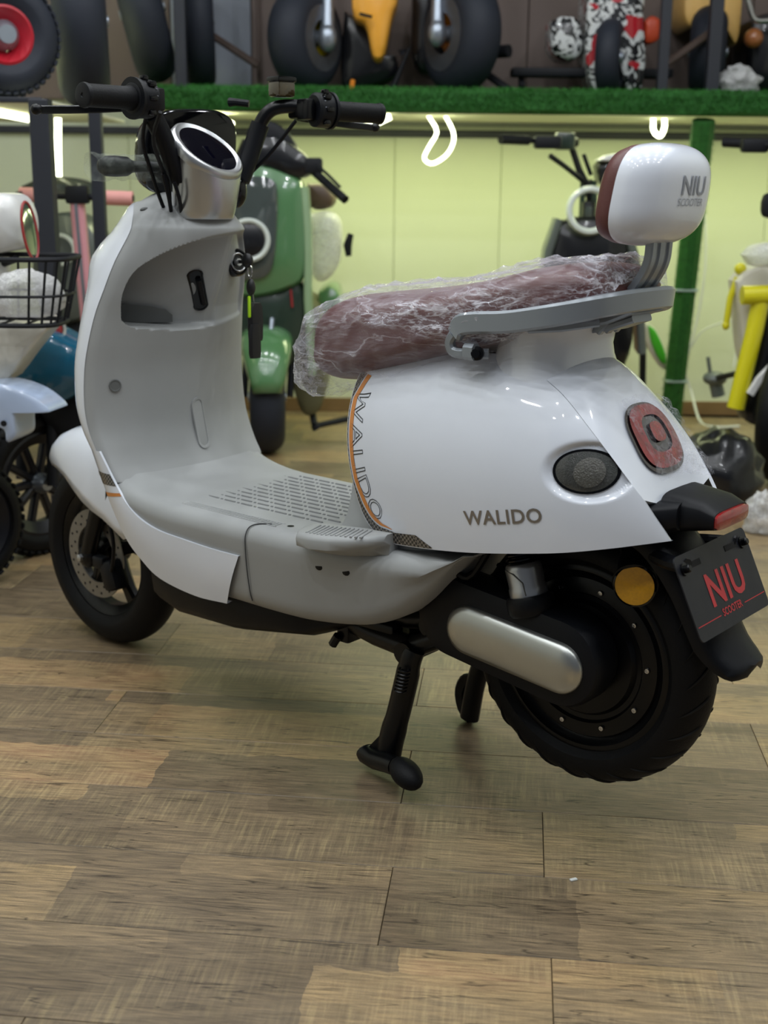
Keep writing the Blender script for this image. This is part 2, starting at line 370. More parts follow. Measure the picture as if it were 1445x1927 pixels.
# grass covered shelf: board, grass skirt round the front edge, light underside
SY, SZ = 5.2, 1.335
sh = thing('display_shelf', 'long display shelf edged with green artificial grass along the back wall', 'shelf', (0.9, 5.55, SZ))
GX0, GX1 = -1.02, 2.75
def gx(p): return (p[0]-0.9, p[1]-5.55, p[2]-SZ)
MB().box(gx(((GX0+GX1)/2, (SY+WY)/2+0.03, SZ+0.035)), (GX1-GX0, WY-SY-0.06, 0.05)).build('board', M['rack'], sh, smooth=0)
MB().box(gx(((GX0+GX1)/2, (SY+WY)/2+0.02, SZ+0.004)), (GX1-GX0, WY-SY-0.05, 0.006)).build('underside', M['shelfwhite'], sh, smooth=0)
secs = []
for x in np.linspace(GX0, GX1, 90):
    wv = 0.004*math.sin(x*7)+0.003*math.sin(x*17+1)
    secs.append([gx(p) for p in ((x, SY+0.06, SZ+0.062), (x, SY+0.06, SZ+0.085+wv), (x, SY+0.015, SZ+0.088+wv), (x, SY-0.008+wv, SZ+0.075), (x, SY-0.014, SZ+0.04), (x, SY-0.01+wv, SZ+0.006-wv), (x, SY+0.012, SZ-0.004), (x, SY+0.02, SZ+0.008))])
ge = MB().loft(secs).build('grass_edge', M['grass'], sh)
MB().box(gx(((GX0+GX1)/2, 5.58, SZ+0.074)), (GX1-GX0, 0.66, 0.024)).build('grass_top', M['grass'], sh, smooth=0)
bv, bf = [], []
for i in range(16000):
    x = rng.uniform(GX0, GX1); a = rng.uniform(0, 1)
    if a < 0.65: p = Vector((x, SY-0.012, SZ+rng.uniform(0.0, 0.08))); d = Vector((rng.normal(0, .5), -1, rng.uniform(-0.4, 1.2)))
    else: p = Vector((x, SY+rng.uniform(0, 0.06), SZ+0.086)); d = Vector((rng.normal(0, .5), rng.normal(-.3, .5), 1))
    d = d.normalized()*rng.uniform(0.010, 0.022); q = Vector((0.0016, 0, 0.0)); o_ = len(bv)
    bv += [gx(p-q), gx(p+q), gx(p+d)]; bf.append((o_, o_+1, o_+2))
g = MB(); g.add(bv, bf); o = g.build('grass_blades', M['grassblade'], sh, smooth=0); o['kind'] = 'stuff'
# the grass wrapped post that holds the shelf
pt, pb = at(1324, 226, SY+0.03), at(1262, 778, 5.62); pb.z = 0.0
po = thing('grass_post', 'post wrapped in green artificial grass holding up the shelf', 'post', (pb.x, pb.y, 0))
m = MB(); pts = [pb+(pt-pb)*k for k in np.linspace(0, 1, 14)]
m.bar([p-pb for p in pts], 0.085, 0.085, up=(0, 1, 0), ch=0.3); m.build('post_core', M['grass'], po)
m = MB()
for k in (0.17, 0.48): 
    c = (pt-pb)*k; m.box(c, (0.094, 0.094, 0.010), 0.002)
m.build('tie', mat('clear_tie', (150, 170, 160), 0.3, var=0.1), po)
bv, bf = [], []
for i in range(5000):
    k = rng.uniform(0.0, 0.99); c = (pt-pb)*k; a = rng.uniform(0, 4); e = rng.uniform(-.042, .042); s_ = int(a)
    off = [Vector((e, -.043, 0)), Vector((e, .043, 0)), Vector((.043, e, 0)), Vector((-.043, e, 0))][s_]; nrm = [Vector((0, -1, 0)), Vector((0, 1, 0)), Vector((1, 0, 0)), Vector((-1, 0, 0))][s_]
    d = (nrm+Vector((rng.normal(0, .5), rng.normal(0, .5), rng.normal(.3, .6)))).normalized()*rng.uniform(.006, .013); p = c+off; q = Vector((.0012, .0012, 0)); o_ = len(bv)
    bv += [p-q, p+q, p+d]; bf.append((o_, o_+1, o_+2))
g = MB(); g.add(bv, bf); o = g.build('grass_blades', M['grassblade'], po, smooth=0); o['kind'] = 'stuff'
# ------------------------------------------------------------------ the scooter (local frame: x forward, y to its left, z up, rear axle over x=0)
S0 = thing('electric_scooter', 'white and grey step-through scooter with brown seat on its centre stand in the foreground', 'scooter',
           (0.34717, 1.95512, 0.0), math.radians(180-39.6))
def part(mb, name, m, parent=None, label=None, **k):
    o = mb.build(name, M[m] if isinstance(m, str) else m, parent or S0, **k)
    if label: o['label'] = label
    return o
AXZ = 0.293; V = Vector

# ---- rear wheel
def tyre_profile(R, w, r_in):
    out = []
    for a in np.linspace(-100, 100, 25):
        t = math.radians(a); rr = R-w*0.92+w*0.92*math.cos(t); out.append((rr, w*math.sin(t)))
    return [(r_in, -w*0.72)]+out+[(r_in, w*0.72)]
rw = part(MB().lathe(tyre_profile(0.22, 0.046, 0.158), (0, 0, AXZ), (0, 1, 0), 72), 'rear_tyre', 'rubber')
m = MB()
for k in range(26):
    a0 = 2*PI*k/26
    for sgn in (-1, 1):
        pts = []
        for q in np.linspace(0, 1, 7):
            tt = math.radians(12+58*q)*sgn; rr = 0.22-0.0423+0.0434*math.cos(tt); a = a0+sgn*0.06+0.20*q
            pts.append((rr*math.cos(a), 0.0465*math.sin(tt), AXZ+rr*math.sin(a)))
        m.tube(pts, [0.0004, 0.0022, 0.0026, 0.0026, 0.0024, 0.002, 0.0004], 4, sy=0.5)
part(m, 'tread_groove', mat('groove_black', (9, 9, 9), 0.9), rw)['kind'] = 'stuff'
m = MB().lathe([(0.157, -.035), (0.162, -.028), (0.150, .0), (0.162, .033), (0.157, .036), (0.150, .036), (0.147, .030), (0.139, .024), (0.136, .028), (0.128, .030), (0.112, .031), (0.108, .026), (0.100, .026), (0.094, .034), (0.04, .038), (0.036, .05), (0.001, .05)], (0, 0, AXZ), (0, 1, 0), 64)
hub = part(m, 'hub_motor', 'blacksteel')
scr = None
for k in range(10):
    a = math.radians(75.9-36*k)
    c = V((-0.121*math.cos(a), 0.0315, AXZ+0.121*math.sin(a)))
    if scr is None:
        q = MB().lathe([(0.0001, .0022), (0.0018, .0022), (0.0022, .0032), (0.0040, .0030), (0.0045, 0)], (0, 0, 0), (0, 1, 0), 10)
        o = part(q, 'screw', 'chrome', hub); scr = o.data
    else:
        o = bpy.data.objects.new('screw', scr); COL.objects.link(o); o.parent = hub
    o.location = c

# ---- chain case, silver capsule, shock absorber
def capsule(p0, p1, r0, r1, y, n=18):
    p0 = V(p0); p1 = V(p1); d = (p1-p0).normalized(); nrm = V((-d.y, d.x)); pts = []
    for k in range(n+1):
        a = PI/2+PI*k/n; pts.append(p0+(d*math.cos(a)+nrm*math.sin(a))*r0)
    for k in range(n+1):
        a = -PI/2+PI*k/n; pts.append(p1+(d*math.cos(a)+nrm*math.sin(a))*r1)
    return [(p.x, y, p.y) for p in pts]
def cap_solid(p0, p1, prof):
    """prof: list of (radius scale offset, y)"""
    return MB().loft([capsule(p0, p1, r0, r1, y) for r0, r1, y in prof])
a0, a1 = (0.170, 0.322), (-0.008, 0.302)
part(cap_solid((0.212, 0.333), (0.000, 0.306), [(.070, .072, .04), (.074, .077, .055), (.074, .077, .095), (.068, .071, .108), (.052, .056, .113), (.030, .03, .113)]), 'swingarm_cover', 'black')
part(cap_solid(a0, a1, [(.0435, .0435, .105), (.043, .043, .1165), (.040, .040, .1215), (.032, .032, .126), (.02, .02, .129), (.008, .008, .130)]), 'swingarm_badge_panel', 'brushed', label='brushed silver capsule panel')
part(MB().tube([(0.25, -.10, 0.32), (0.25, .10, 0.34)], 0.028, 16), 'swingarm_pivot', 'blacksteel')
m = MB().bar([(0.25, -.085, .325), (0.10, -.085, .31), (-.02, -.075, AXZ)], .05, .02); m.bar([(0.25, .05, .33), (.02, .056, .30)], .06, .02)
m.box((-.0, -.06, AXZ), (.05, .05, .05), .008); part(m, 'swingarm', 'blacksteel')
ST, SB = V((0.118, .084, 0.55)), V((0.066, .086, 0.383))
dv = (ST-SB).normalized()
m = MB().lathe([(.001, .005), (.030, .005), (.0315, .010), (.0315, .030), (.030, .033), (.0305, .062), (.0285, .069), (.027, .071), (.001, .074)], SB, dv, 28)
part(m, 'shock_absorber', 'silver')
m = MB().lathe([(.036, -.014), (.040, -.008), (.040, .012), (.037, .018), (.032, .018)], SB, dv, 28); part(m, 'shock_mount', 'black')
m = MB(); prof = [(.001, .072)]
for k in range(13): prof += [(.0205, .073+k*.009), (.0265, .0765+k*.009), (.0265, .0785+k*.009), (.0205, .0815+k*.009)]
m.lathe(prof+[(.001, .19)], SB, dv, 24); part(m, 'shock_boot', 'blackgloss')
m = MB().tube([SB+dv*.025+V((-.014, .028, 0)), SB+dv*.046+V((-.013, .0285, 0)), SB+dv*.058+V((.0, .0315, 0)), SB+dv*.060+V((.018, .026, 0))], .0012, 6); part(m, 'shock_label_edge', 'greydark')
part(MB().tube([(0.046, -.105, 0.36), (0.10, -.10, 0.55)], .03, 16), 'shock_absorber', 'blackgloss')

# ---- inner chassis (black masses behind the panels)
def sring(s, w, z0, z1, n=20, e=3.0):
    out = []
    for k in range(n):
        a = 2*PI*k/n; c, q = math.cos(a), math.sin(a)
        out.append((s, w*math.copysign(abs(c)**(2/e), c), (z0+z1)/2+(z1-z0)/2*math.copysign(abs(q)**(2/e), q)))
    return out
part(MB().loft([sring(.42, .10, .50, .74), sring(.30, .135, .48, .77), sring(.10, .15, .495, .77), sring(-.02, .13, .515, .68), sring(-.09, .10, .53, .60), sring(-.125, .085, .535, .565)]), 'inner_tub', 'black')
m = MB().loft([sring(.985, .10, .235, .35), sring(.93, .160, .195, .35), sring(.86, .172, .184, .34), sring(.70, .172, .190, .33), sring(.52, .165, .222, .33), sring(.45, .12, .25, .33), sring(.38, .10, .28, .34)])
part(m, 'under_tray', 'black')
m = MB()
for y in (-.06, .06):
    m.tube(curve_pts([(.40, y, .285), (.30, y, .30), (.24, y, .36), (.21, y, .45), (.18, y, .55)], 14), .019, 12)
m.tube([(.27, -.1, .30), (.27, .1, .30)], .017, 12)
m.tube(curve_pts([(.24, .10, .46), (.21, .105, .42), (.18, .10, .41), (.15, .09, .46)], 12), .006, 8)
m.tube(curve_pts([(.26, .09, .47), (.23, .10, .445), (.19, .10, .45), (.16, .08, .48)], 12), .005, 8)
part(m, 'frame_tube', 'blacksteel')
m = MB()
prof = [(.44, .268), (.415, .245), (.385, .236), (.345, .240), (.318, .262), (.300, .300), (.42, .300)]
m.loft([[(x, y, z) for x, z in prof] for y in (.048, .052)]); br = part(m, 'stand_bracket', 'blacksteel', smooth=0)
m = MB().lathe([(.001, 0), (.008, 0), (.008, .001), (.001, .001)], (.352, .0525, .262), (0, 1, 0), 16); part(m, 'bracket_hole', mat('pale_gap', (190, 190, 150), 0.6), br)

# ---- centre stand
m = MB()
m.tube([(.31, -.13, .245), (.31, .115, .245)], .020, 16)
m.tube([(.49, .07, .262), (.40, .078, .25), (.315, .085, .247)], .021, 14)
m.tube([(.315, .085, .247), (.22, .085, .30)], .020, 12)
m.box((.47, .07, .245), (.03, .05, .05), .006); m.tube([(.475, .1, .235), (.488, .10, .215)], .009, 8)
m.box((.40, .08, .27), (.10, .028, .02), .005)
cs = part(m, 'centre_stand', 'blacksteel')
m = MB().tube(curve_pts([(.296, .10, .252), (.300, .104, .235), (.306, .106, .20), (.322, .108, .13), (.338, .109, .07), (.346, .11, .018)], 18), [.017]*6+[.0185]*6+[.020]*6, 14, sx=1.25)
m.loft([[(x, y, z) for x, z in ((.333, .105), (.316, .105), (.325, .03), (.35, .012), (.392, .012), (.398, .03))] for y in (.100, .118)])
part(m, 'stand_leg', 'blacksteel', cs)
m = MB().tube([(.398, .109, .030), (.392, .112, .027), (.36, .127, .032), (.318, .140, .042), (.295, .147, .046)], [.019, .0195, .0185, .0175, .0175], 14)
part(m, 'stand_pedal_arm', 'blacksteel', cs)
m = MB()
ax = V((-.85, .30, .05)).normalized()
m.ell((.262, .160, .048), (.040, .026, .022), 18, 12, Matrix.Rotation(math.atan2(ax.y, ax.x), 3, 'Z') @ Matrix.Rotation(.25, 3, 'Y'))
pd = part(m, 'stand_pedal', 'rubber', cs)
m = MB().tube(curve_pts([(.30, -.165, .26), (.325, -.17, .18), (.352, -.172, .09), (.365, -.172, .012)], 12), .017, 12, sx=1.2)
part(m, 'stand_leg', 'blacksteel', cs)
m = MB().bar(curve_pts([(.362, -.176, .095), (.385, -.182, .085), (.398, -.184, .055), (.388, -.182, .022), (.365, -.176, .010)], 12), .014, .024, up=(0, 1, 0)); part(m, 'stand_foot', 'blacksteel', cs)
m = MB()
for k in range(60):
    a = 2*PI*k/10; m_ = k/60
    m.v.append(None) if False else None
hel = [(.294+.010*math.cos(2*PI*k/9)+.010*k/60, .128+.010*math.sin(2*PI*k/9), .225-.045*k/60) for k in range(61)]
part(MB().tube(hel, .0022, 6), 'stand_spring', 'blacksteel', cs)
part(MB().tube([(.300, .06, .30), (.299, .06, .245)], .0018, 6), 'stand_rod', 'blacksteel', cs)

# ---- rear cowling
WT = [(-.24, .070), (-.2, .088), (-.175, .100), (-.15, .113), (-.1, .139), (-.05, .158), (0, .169), (.1, .178), (.2, .176), (.3, .166), (.4, .150), (.45, .138), (.5, .12)]
ZT = [(-.22, .56), (-.172, .612), (-.153, .650), (-.104, .709), (-.06, .748), (-.022, .773), (.008, .788), (.05, .797), (.1, .806), (.2, .81), (.3, .80), (.4, .785), (.5, .76)]
WTs = curve_pts(WT, 400); ZTs = curve_pts(ZT, 400)
def bw(s): return float(np.interp(s, WTs[:, 0], WTs[:, 1]))
def bzt(s): return float(np.interp(s, ZTs[:, 0], ZTs[:, 1]))
def bz0(s): return float(np.interp(s, [-.2, -.1, 0, .1, .3, .45], [.52, .545, .555, .56, .555, .56]))
EXPN = 2.25
IND = (-.052, .632)
def bt(s, z, dish=True):
    w_, zt, z0 = bw(s), bzt(s), bz0(s)
    if z >= z0:
        k = min(1.0, (z-z0)/max(zt-z0, 1e-4)); t = w_*max(0.0, 1-k**EXPN)**(1/EXPN)
    else:
        k = (z0-z)/.12; t = w_*(1-.05*k*k)
    if dish:
        d = math.hypot((s-IND[0]+.006)/.066, (z-IND[1])/.046)
        if d < 1: t -= .010*min(1.0, (1-d)/.16)**1.5*1.0
    return t
def bz(s, t):
    w_, zt, z0 = bw(s), bzt(s), bz0(s); k = min(1.0, abs(t)/w_)
    return z0+(zt-z0)*max(0.0, 1-k**EXPN)**(1/EXPN)
SEAM = curve_pts([(.10, .780), (.078, .778), (.055, .762), (.006, .737), (-.04, .700), (-.09, .651), (-.137, .597)], 60)
EB = curve_pts([(.29, .459), (.224, .466), (.122, .480), (-.015, .504), (-.10, .522), (-.178, .540)], 70)
EF = curve_pts([(.29, .459), (.337, .468), (.373, .500), (.404, .571), (.420, .643), (.424, .707), (.42, .745)], 40)
ET = np.vstack([curve_pts([(.42, .745), (.30, .768), (.20, .782), (.14, .785), (.10, .780)], 30)[:-1], SEAM]); 
def resample(P, n):
    d = np.concatenate([[0], np.cumsum(np.linalg.norm(np.diff(P, axis=0), axis=1))]); u = np.linspace(0, d[-1], n)
    return np.stack([np.interp(u, d, P[:, i]) for i in range(P.shape[1])], 1)
def coons(B, T, Lf, Rt, nu, nv):
    B, T, Lf, Rt = resample(B, nu), resample(T, nu), resample(Lf, nv), resample(Rt, nv); G = np.zeros((nv, nu, 2))
    for j in range(nv):
        v = j/(nv-1)
        for i in range(nu):
            u = i/(nu-1)
            G[j, i] = (1-v)*B[i]+v*T[i]+(1-u)*Lf[j]+u*Rt[j]-((1-u)*(1-v)*B[0]+u*(1-v)*B[-1]+(1-u)*v*T[0]+u*v*T[-1])
    return G
ER = np.array([(-.178, .540), (-.137, .597)])
CG = coons(EB, ET, EF, ER, 130, 90)
for sg in (1, -1):
    G = [[(s, sg*bt(s, z, sg > 0), z) for s, z in row] for row in CG]
    n = len(G[0]); rim = lambda row, d: [(p[0], p[1]-sg*d, p[2]) for p in row]
    m = MB(); m.grid([rim(G[0], .006)]+G)
    m.grid([[p[0] for p in G], [(p[0][0]-.003, p[0][1]-sg*.006, p[0][2]) for p in G]])
    m.grid([[p[-1] for p in G], [(p[-1][0]+.003, p[-1][1]-sg*.006, p[-1][2]) for p in G]])
    m.grid([G[-1], [(p[0], p[1]-sg*.003, p[2]-.006) for p in G[-1]]])
    side = part(m, 'side_panel', 'white', smooth=40)
    if sg > 0: left_panel = side
def seam_z(s): return float(np.interp(s, SEAM[::-1, 0], SEAM[::-1, 1]))
def seam_t(s): return bt(s, seam_z(s), False)
ZC = curve_pts([(-.15, .560), (-.140, .578), (-.112, .628), (-.084, .674), (-.051, .717), (-.02, .750), (.008, .774), (.05, .792), (.1, .80)], 120)
def tz(s, t):
    """height of the tail panel"""
    zc = float(np.interp(s, ZC[:, 0], ZC[:, 1])); q = abs(t)/seam_t(max(s, -.137)); return zc+(seam_z(max(s, -.137))+min(0, s+.137)*1.2-.004-zc)*q**2.6
G = []
for q in np.linspace(-1, 1, 61):
    row = []
    for c in np.linspace(0, 1, 50):
        s1 = -.142+.006*q*q; s = .10+(s1-.10)*c; tt = q*(seam_t(max(s, -.137))-.0012)
        row.append((s, tt, tz(s, tt)+.003))
    G.append(row)
m = MB().grid(G); m.grid([[r[-1] for r in G], [(r[-1][0]+.006, r[-1][1], r[-1][2]-.004) for r in G]])
part(m, 'tail_panel', 'white', smooth=50)
# neck under the seat and rail
m = MB(); rings = []
for z, sf, sr, w_ in ((.735, .20, -.006, .128), (.752, .19, .004, .120), (.768, .18, .011, .1125), (.783, .175, .016, .106), (.80, .17, .018, .1015), (.82, .17, .014, .101), (.838, .17, .006, .105), (.856, .17, -.006, .113)):
    rings.append([((sf+sr)/2+(sf-sr)/2*math.copysign(abs(math.cos(a))**.75, math.cos(a)), w_*math.copysign(abs(math.sin(a))**.75, math.sin(a)), z) for a in [2*PI*k/48 for k in range(48)]])
part(m.loft(rings), 'seat_neck', 'white', smooth=60)
# indicator lamp
ic = V((IND[0], bt(*IND)-.001, IND[1])); inrm = V((bt(IND[0]-.02, IND[1], False)-bt(IND[0]+.02, IND[1], False), .04, -.12*.04)).normalized()
def side_disc(rs, rz, lift, n=36, rings=8, c=IND, dome=0.0):
    G = []
    for i in range(rings+1):
        q = i/rings; row = []
        for k in range(n+1):
            a = 2*PI*k/n; s, z = c[0]+rs*q*math.cos(a), c[1]+rz*q*math.sin(a)
            row.append((s, bt(s, z, False)-.010+lift+dome*(1-q*q), z))
        G.append(row)
    return G
il = part(MB().grid(side_disc(.046, .0315, .0015, dome=.004)), 'indicator_lamp', mat('indicator_smoke', (52, 54, 52), 0.1, coat=1.0, bump=0.8, bscale=500, var=0.5, vscale=300))
part(MB().grid([r for r in side_disc(.0475, .033, .002)][7:]), 'lamp_rim', 'blackgloss', il)
part(MB().grid(side_disc(.022, .022, .0062, c=(IND[0]-.008, IND[1]), dome=.002)), 'lamp_bulb_lens', mat('lamp_reflector', (92, 92, 88), 0.15, metal=0.4, bump=0.9, bscale=420, var=0.3, vscale=250), il)
# stickers and lettering on the side panel
def on_side(vs, lift=.0006): return [(s, bt(s, z)+lift+dz, z) for s, z, dz in vs]
tv, tf, tw = text_mesh('WALIDO', 0.033, bold=0.0006, space=1.06)
q0, q1 = V((.137, .5245)), V((-.001, .551)); dq = (q1-q0); kx = dq.length/tw; ux = dq.normalized(); uy = V((ux.y, -ux.x)); uy = uy if uy.y > 0 else -uy
m = MB(); m.add(on_side([(q0.x+ux.x*x*kx+uy.x*y*.95, q0.y+ux.y*x*kx+uy.y*y*.95, 0) for x, y, _ in tv], .0012), tf)
part(m, 'walido_badge', 'badge', left_panel, smooth=0)
FE = resample(EF[::-1], 60)
def offs(P, d):
    T = np.gradient(P, axis=0); T /= np.linalg.norm(T, axis=1)[:, None]; Nn = np.stack([T[:, 1], -T[:, 0]], 1)
    if Nn[0, 0] > 0: Nn = -Nn
    return P+Nn*np.asarray(d)[:, None]
band = resample(np.vstack([EF[::-1], EB[1:22]]), 120); u = np.linspace(0, 1, 120)
def strip(P, d0, d1, lift):
    A, B_ = offs(P, d0), offs(P, d1); return MB().grid([[(a[0], bt(*a)+lift, a[1]) for a in A], [(x[0], bt(*x)+lift+.0001, x[1]) for x in (A+B_)/2], [(b[0], bt(*b)+lift, b[1]) for b in B_]])
i0, i1 = 3, 112
dk = np.interp(u, [0, .08, .12, .42, .55, .70, .86, .93], [.022, .012, .004, .003, .012, .020, .022, .004])
part(strip(band[i0:i1], (0*u+.0015)[i0:i1], dk[i0:i1], .0006), 'sticker', 'sticker_dark', left_panel, label='dark carbon-pattern edge sticker')
ow = np.interp(u, [0, .1, .5, .62, .74], [.011, .010, .009, .008, .0005])
part(strip(band[3:88], (dk+.003)[3:88], (dk+.003+ow)[3:88], .0008), 'sticker', 'sticker_orange', left_panel, label='orange edge stripe')
tv, tf, tw = text_mesh('WALIDO', 0.052, outline=0.00075, space=1.05)
mid = offs(band, dk+.008); lenm = np.concatenate([[0], np.cumsum(np.linalg.norm(np.diff(mid, axis=0), axis=1))])
sA, sB = lenm[8], lenm[78]; kk = (sB-sA)/tw; vs = []
TT = np.gradient(mid, axis=0); TT /= np.linalg.norm(TT, axis=1)[:, None]; NN = np.stack([TT[:, 1], -TT[:, 0]], 1); NN = -NN if NN[0, 0] > 0 else NN
for x, y, zz in tv:
    l = sA+x*kk; p = np.array([np.interp(l, lenm, mid[:, 0]), np.interp(l, lenm, mid[:, 1])]); nn = np.array([np.interp(l, lenm, NN[:, 0]), np.interp(l, lenm, NN[:, 1])])
    s, z = p+nn*(y*.80); vs.append((s, bt(s, z)+.0006+zz*.5, z))
m = MB(); m.add(vs, tf); part(m, 'walido_sticker', 'ink', left_panel, smooth=0)

# ---- grey pedestal between floor and side panels
rings = []
for z, sf, w_ in ((.435, .50, .150), (.452, .478, .146), (.475, .468, .140), (.51, .462, .134), (.56, .458, .130), (.64, .452, .126), (.69, .446, .120), (.715, .43, .10)):
    rings.append([((sf+.2)/2+(sf-.2)/2*math.copysign(abs(math.cos(a))**.62, math.cos(a)), w_*math.copysign(abs(math.sin(a))**.62, math.sin(a)), z) for a in [2*PI*k/56 for k in range(56)]])
part(MB().loft(rings), 'seat_pedestal', 'grey', smooth=60)

# ---- floor body
ZF = [(.20, .452), (.40, .4445), (.78, .444), (.84, .4455), (.87, .4475), (.90, .4515), (.93, .4575), (.96, .467), (.985, .481), (1.0, .493), (1.03, .53)]
ZFs = curve_pts(ZF, 200)
def zfl(s): return float(np.interp(s, ZFs[:, 0], ZFs[:, 1]))
WF = [(.14, .150), (.18, .172), (.25, .186), (.40, .196), (.61, .203), (.80, .208), (.92, .208), (.975, .206), (1.02, .200)]
ZB = [(.14, .462), (.16, .458), (.185, .432), (.21, .40), (.235, .370), (.27, .338), (.303, .318), (.34, .302), (.38, .292), (.45, .281), (.53, .275), (.655, .276), (.75, .279), (.85, .295), (.92, .33), (1.02, .40)]
ZBs = curve_pts(ZB, 200)
rings = []
st = sorted(set(list(np.round(np.linspace(.14, 1.0, 60), 4))+[.605, .6085, .61, .6115, .615]))
for s in st:
    w_ = interp(s, WF); zb = float(np.interp(s, ZBs[:, 0], ZBs[:, 1])); r = .032
    g_ = .004 if abs(s-.61) < .0016 else 0.0
    ring = []
    zt_ = lambda t: max(zfl(s+.030*(1-min(1, (t/.2))**2)*(1 if s > .72 else 0)) if s > .72 else zfl(s), zb+.004)
    hgt = zt_(w_)-zb
    side_ = []
    rr = min(r, hgt*.45); rb = min(.04, hgt*.4)
    for k in range(6): 
        a = -PI/2+PI/2*k/5; side_.append((w_-.012-rb+rb*math.cos(a), zb+rb+rb*math.sin(a)))
    for k in range(1, 4): side_.append((w_-.012+.012*k/4, zb+rb+(hgt-rb-rr)*k/4))
    for k in range(7):
        a = PI/2*k/6; side_.append((w_-rr+rr*math.cos(a), zt_(w_)-rr+rr*math.sin(a)))
    R_ = [(s, t-(g_ if z < zt_(w_)-.012 else 0), z) for t, z in side_]
    tops = [(s, t, zt_(t)) for t in np.linspace(w_-rr, -(w_-rr), 23)[1:-1]]
    Lr = [(p[0], -p[1], p[2]) for p in R_[::-1]]
    rings.append(R_+tops+Lr)
fb = part(MB().loft(rings), 'floorboard', 'grey', smooth=50)
m = MB()
for r in range(12):
    y = -.150+r*.0225
    for k in range(9):
        x0, ln = .492+k*.046+(.023 if r % 2 else 0), .030
        if x0+ln > .83 or x0 < .475: continue
        m.box((x0+ln/2, y, zfl(x0)+.0004), (ln, .0046, .003), .0012, seg=1)
        m.box((x0+ln+.008, y, zfl(x0)+.0004), (.006, .0048, .003), .0012, seg=1)
o = part(m, 'grip_ribs', mat('grip_rib_grey', (112, 114, 114), 0.6), fb, smooth=0); o['kind'] = 'stuff'
m = MB()
for k in range(34): m.box((.565+k*.0074, .163, zfl(.6)+.0002), (.0012, .018, .0016))
m.tube([(.815, .172, zfl(.8)), (.82, .163, zfl(.8)), (.815, .153, zfl(.8)), (.56, .150, zfl(.6))], .0012, 5); m.tube([(.815, .173, zfl(.8)), (.56, .1735, zfl(.6))], .0012, 5)
part(m, 'fine_ribs', 'grey', fb, smooth=0)['kind'] = 'stuff'
m = MB()
for (x, y, z, r) in ((.542, .154, zfl(.55)+.0005, .0065), (.452, .150, zfl(.45)+.002, .006)):
    m.lathe([(.0001, 0.0006), (r*.5, .0006), (r, 0)], (x, y, z), (0, 0, 1), 12)
part(m, 'floor_screw', 'black', fb)
# passenger footrest moulded on the side
rings = []
for x, wo, h in ((.480, .196, .004), (.470, .215, .012), (.455, .232, .016), (.42, .238, .018), (.38, .236, .018), (.345, .226, .016), (.315, .208, .012), (.295, .188, .006)):
    zt = .4625+(.455-x)*.10
    rings.append([(x, .15, zt), (x, wo-.010, zt), (x, wo-.003, zt-.003), (x, wo, zt-.009), (x, wo-.002, zt-h-.006), (x, wo-.018, zt-h-.013), (x, .175, zt-h-.030), (x, .15, zt-h-.03)])
fr = part(MB().loft(rings), 'footrest', 'grey', fb, smooth=50)
m = MB()
for k in range(13):
    x = .452-k*.0098; zt = .4625+(.455-x)*.10; m.bar([(x+.006, .166, zt+.0003), (x-.012, .226-abs(k-4)*.0012, zt+.0013)], .003, .0035)
o = part(m, 'footrest_ribs', 'grey', fb, smooth=0); o['kind'] = 'stuff'
m = MB()
for x, z in ((.436, .402), (.376, .404)):
    m.lathe([(.0001, .001), (.0085, .001), (.0105, .0), (.0115, -.004)], (x, interp(x, WF)-.0030, z), (0, 1, 0.1), 16)
part(m, 'bolt_hole', 'black', fb)

# ---- leg shield, inner grey face with glove pocket
SH = [(1.007, 1.06, .046, .02), (1.0045, 1.035, .072, .045), (.998, 1.010, .096, .080), (.986, .987, .116, .105), (.968, .974, .131, .116), (.949, .970, .142, .118), (.894, .985, .169, .110), (.84, 1.002, .185, .102), (.793, 1.018, .196, .094),
      (.735, 1.031, .206, .086), (.681, 1.039, .212, .078), (.614, 1.039, .216, .068), (.565, 1.030, .215, .056), (.525, 1.012, .212, .044), (.495, .994, .209, .036), (.467, .973, .206, .030), (.4645, .975, .2055, .030)]
SHs = curve_pts(SH, 300)
POLY = np.array([(.158, .785), (.160, .83), (.148, .87), (.128, .893), (.092, .918), (.045, .938), (-.01, .948), (-.07, .951), (-.112, .945), (-.135, .925), (-.150, .87), (-.157, .79), (-.150, .776), (-.10, .771), (-.04, .765), (.04, .762), (.12, .768), (.145, .773)])
POLY = resample(np.vstack([curve_pts(np.vstack([POLY, POLY[:1]]), 90)]), 80)
def pd_(P):
    """signed distance to the pocket outline (positive inside)"""
    A = POLY[:-1]; B = POLY[1:]; AB = B-A
    t = np.clip(((P[:, None]-A)*AB).sum(2)/(AB*AB).sum(1), 0, 1); D = np.linalg.norm(P[:, None]-(A+t[..., None]*AB), axis=2).min(1)
    x, y = P[:, 0][:, None], P[:, 1][:, None]
    c = ((A[:, 1] > y) != (B[:, 1] > y)) & (x < (B[:, 0]-A[:, 0])*(y-A[:, 1])/(B[:, 1]-A[:, 1]+1e-12)+A[:, 0])
    return np.where(c.sum(1) % 2 == 1, D, -D)
def shield_s(t, z):
    i = np.argsort(SHs[:, 0]); zz = SHs[i, 0]; se, a, b = (np.interp(z, zz, SHs[i, k]) for k in (1, 2, 3))
    q = min(1.0, abs(t)/a); return se-b*(1-q*q)
def pocket_depth(t, z):
    left = np.interp(t, [-.045, -.02, .155], [.012, .018, .125])
    right = np.interp(t, [-.155, -.05, -.03], [.016, .026, .034])*np.interp(z, [.77, .80, .95], [.25, .6, 1.2])
    k = np.clip((t+.044)/.012, 0, 1); return right*(1-k)+left*k
nt_ = 260; TN = np.sin(np.linspace(-PI/2, PI/2, nt_))*.35+np.linspace(-1, 1, nt_)*.65
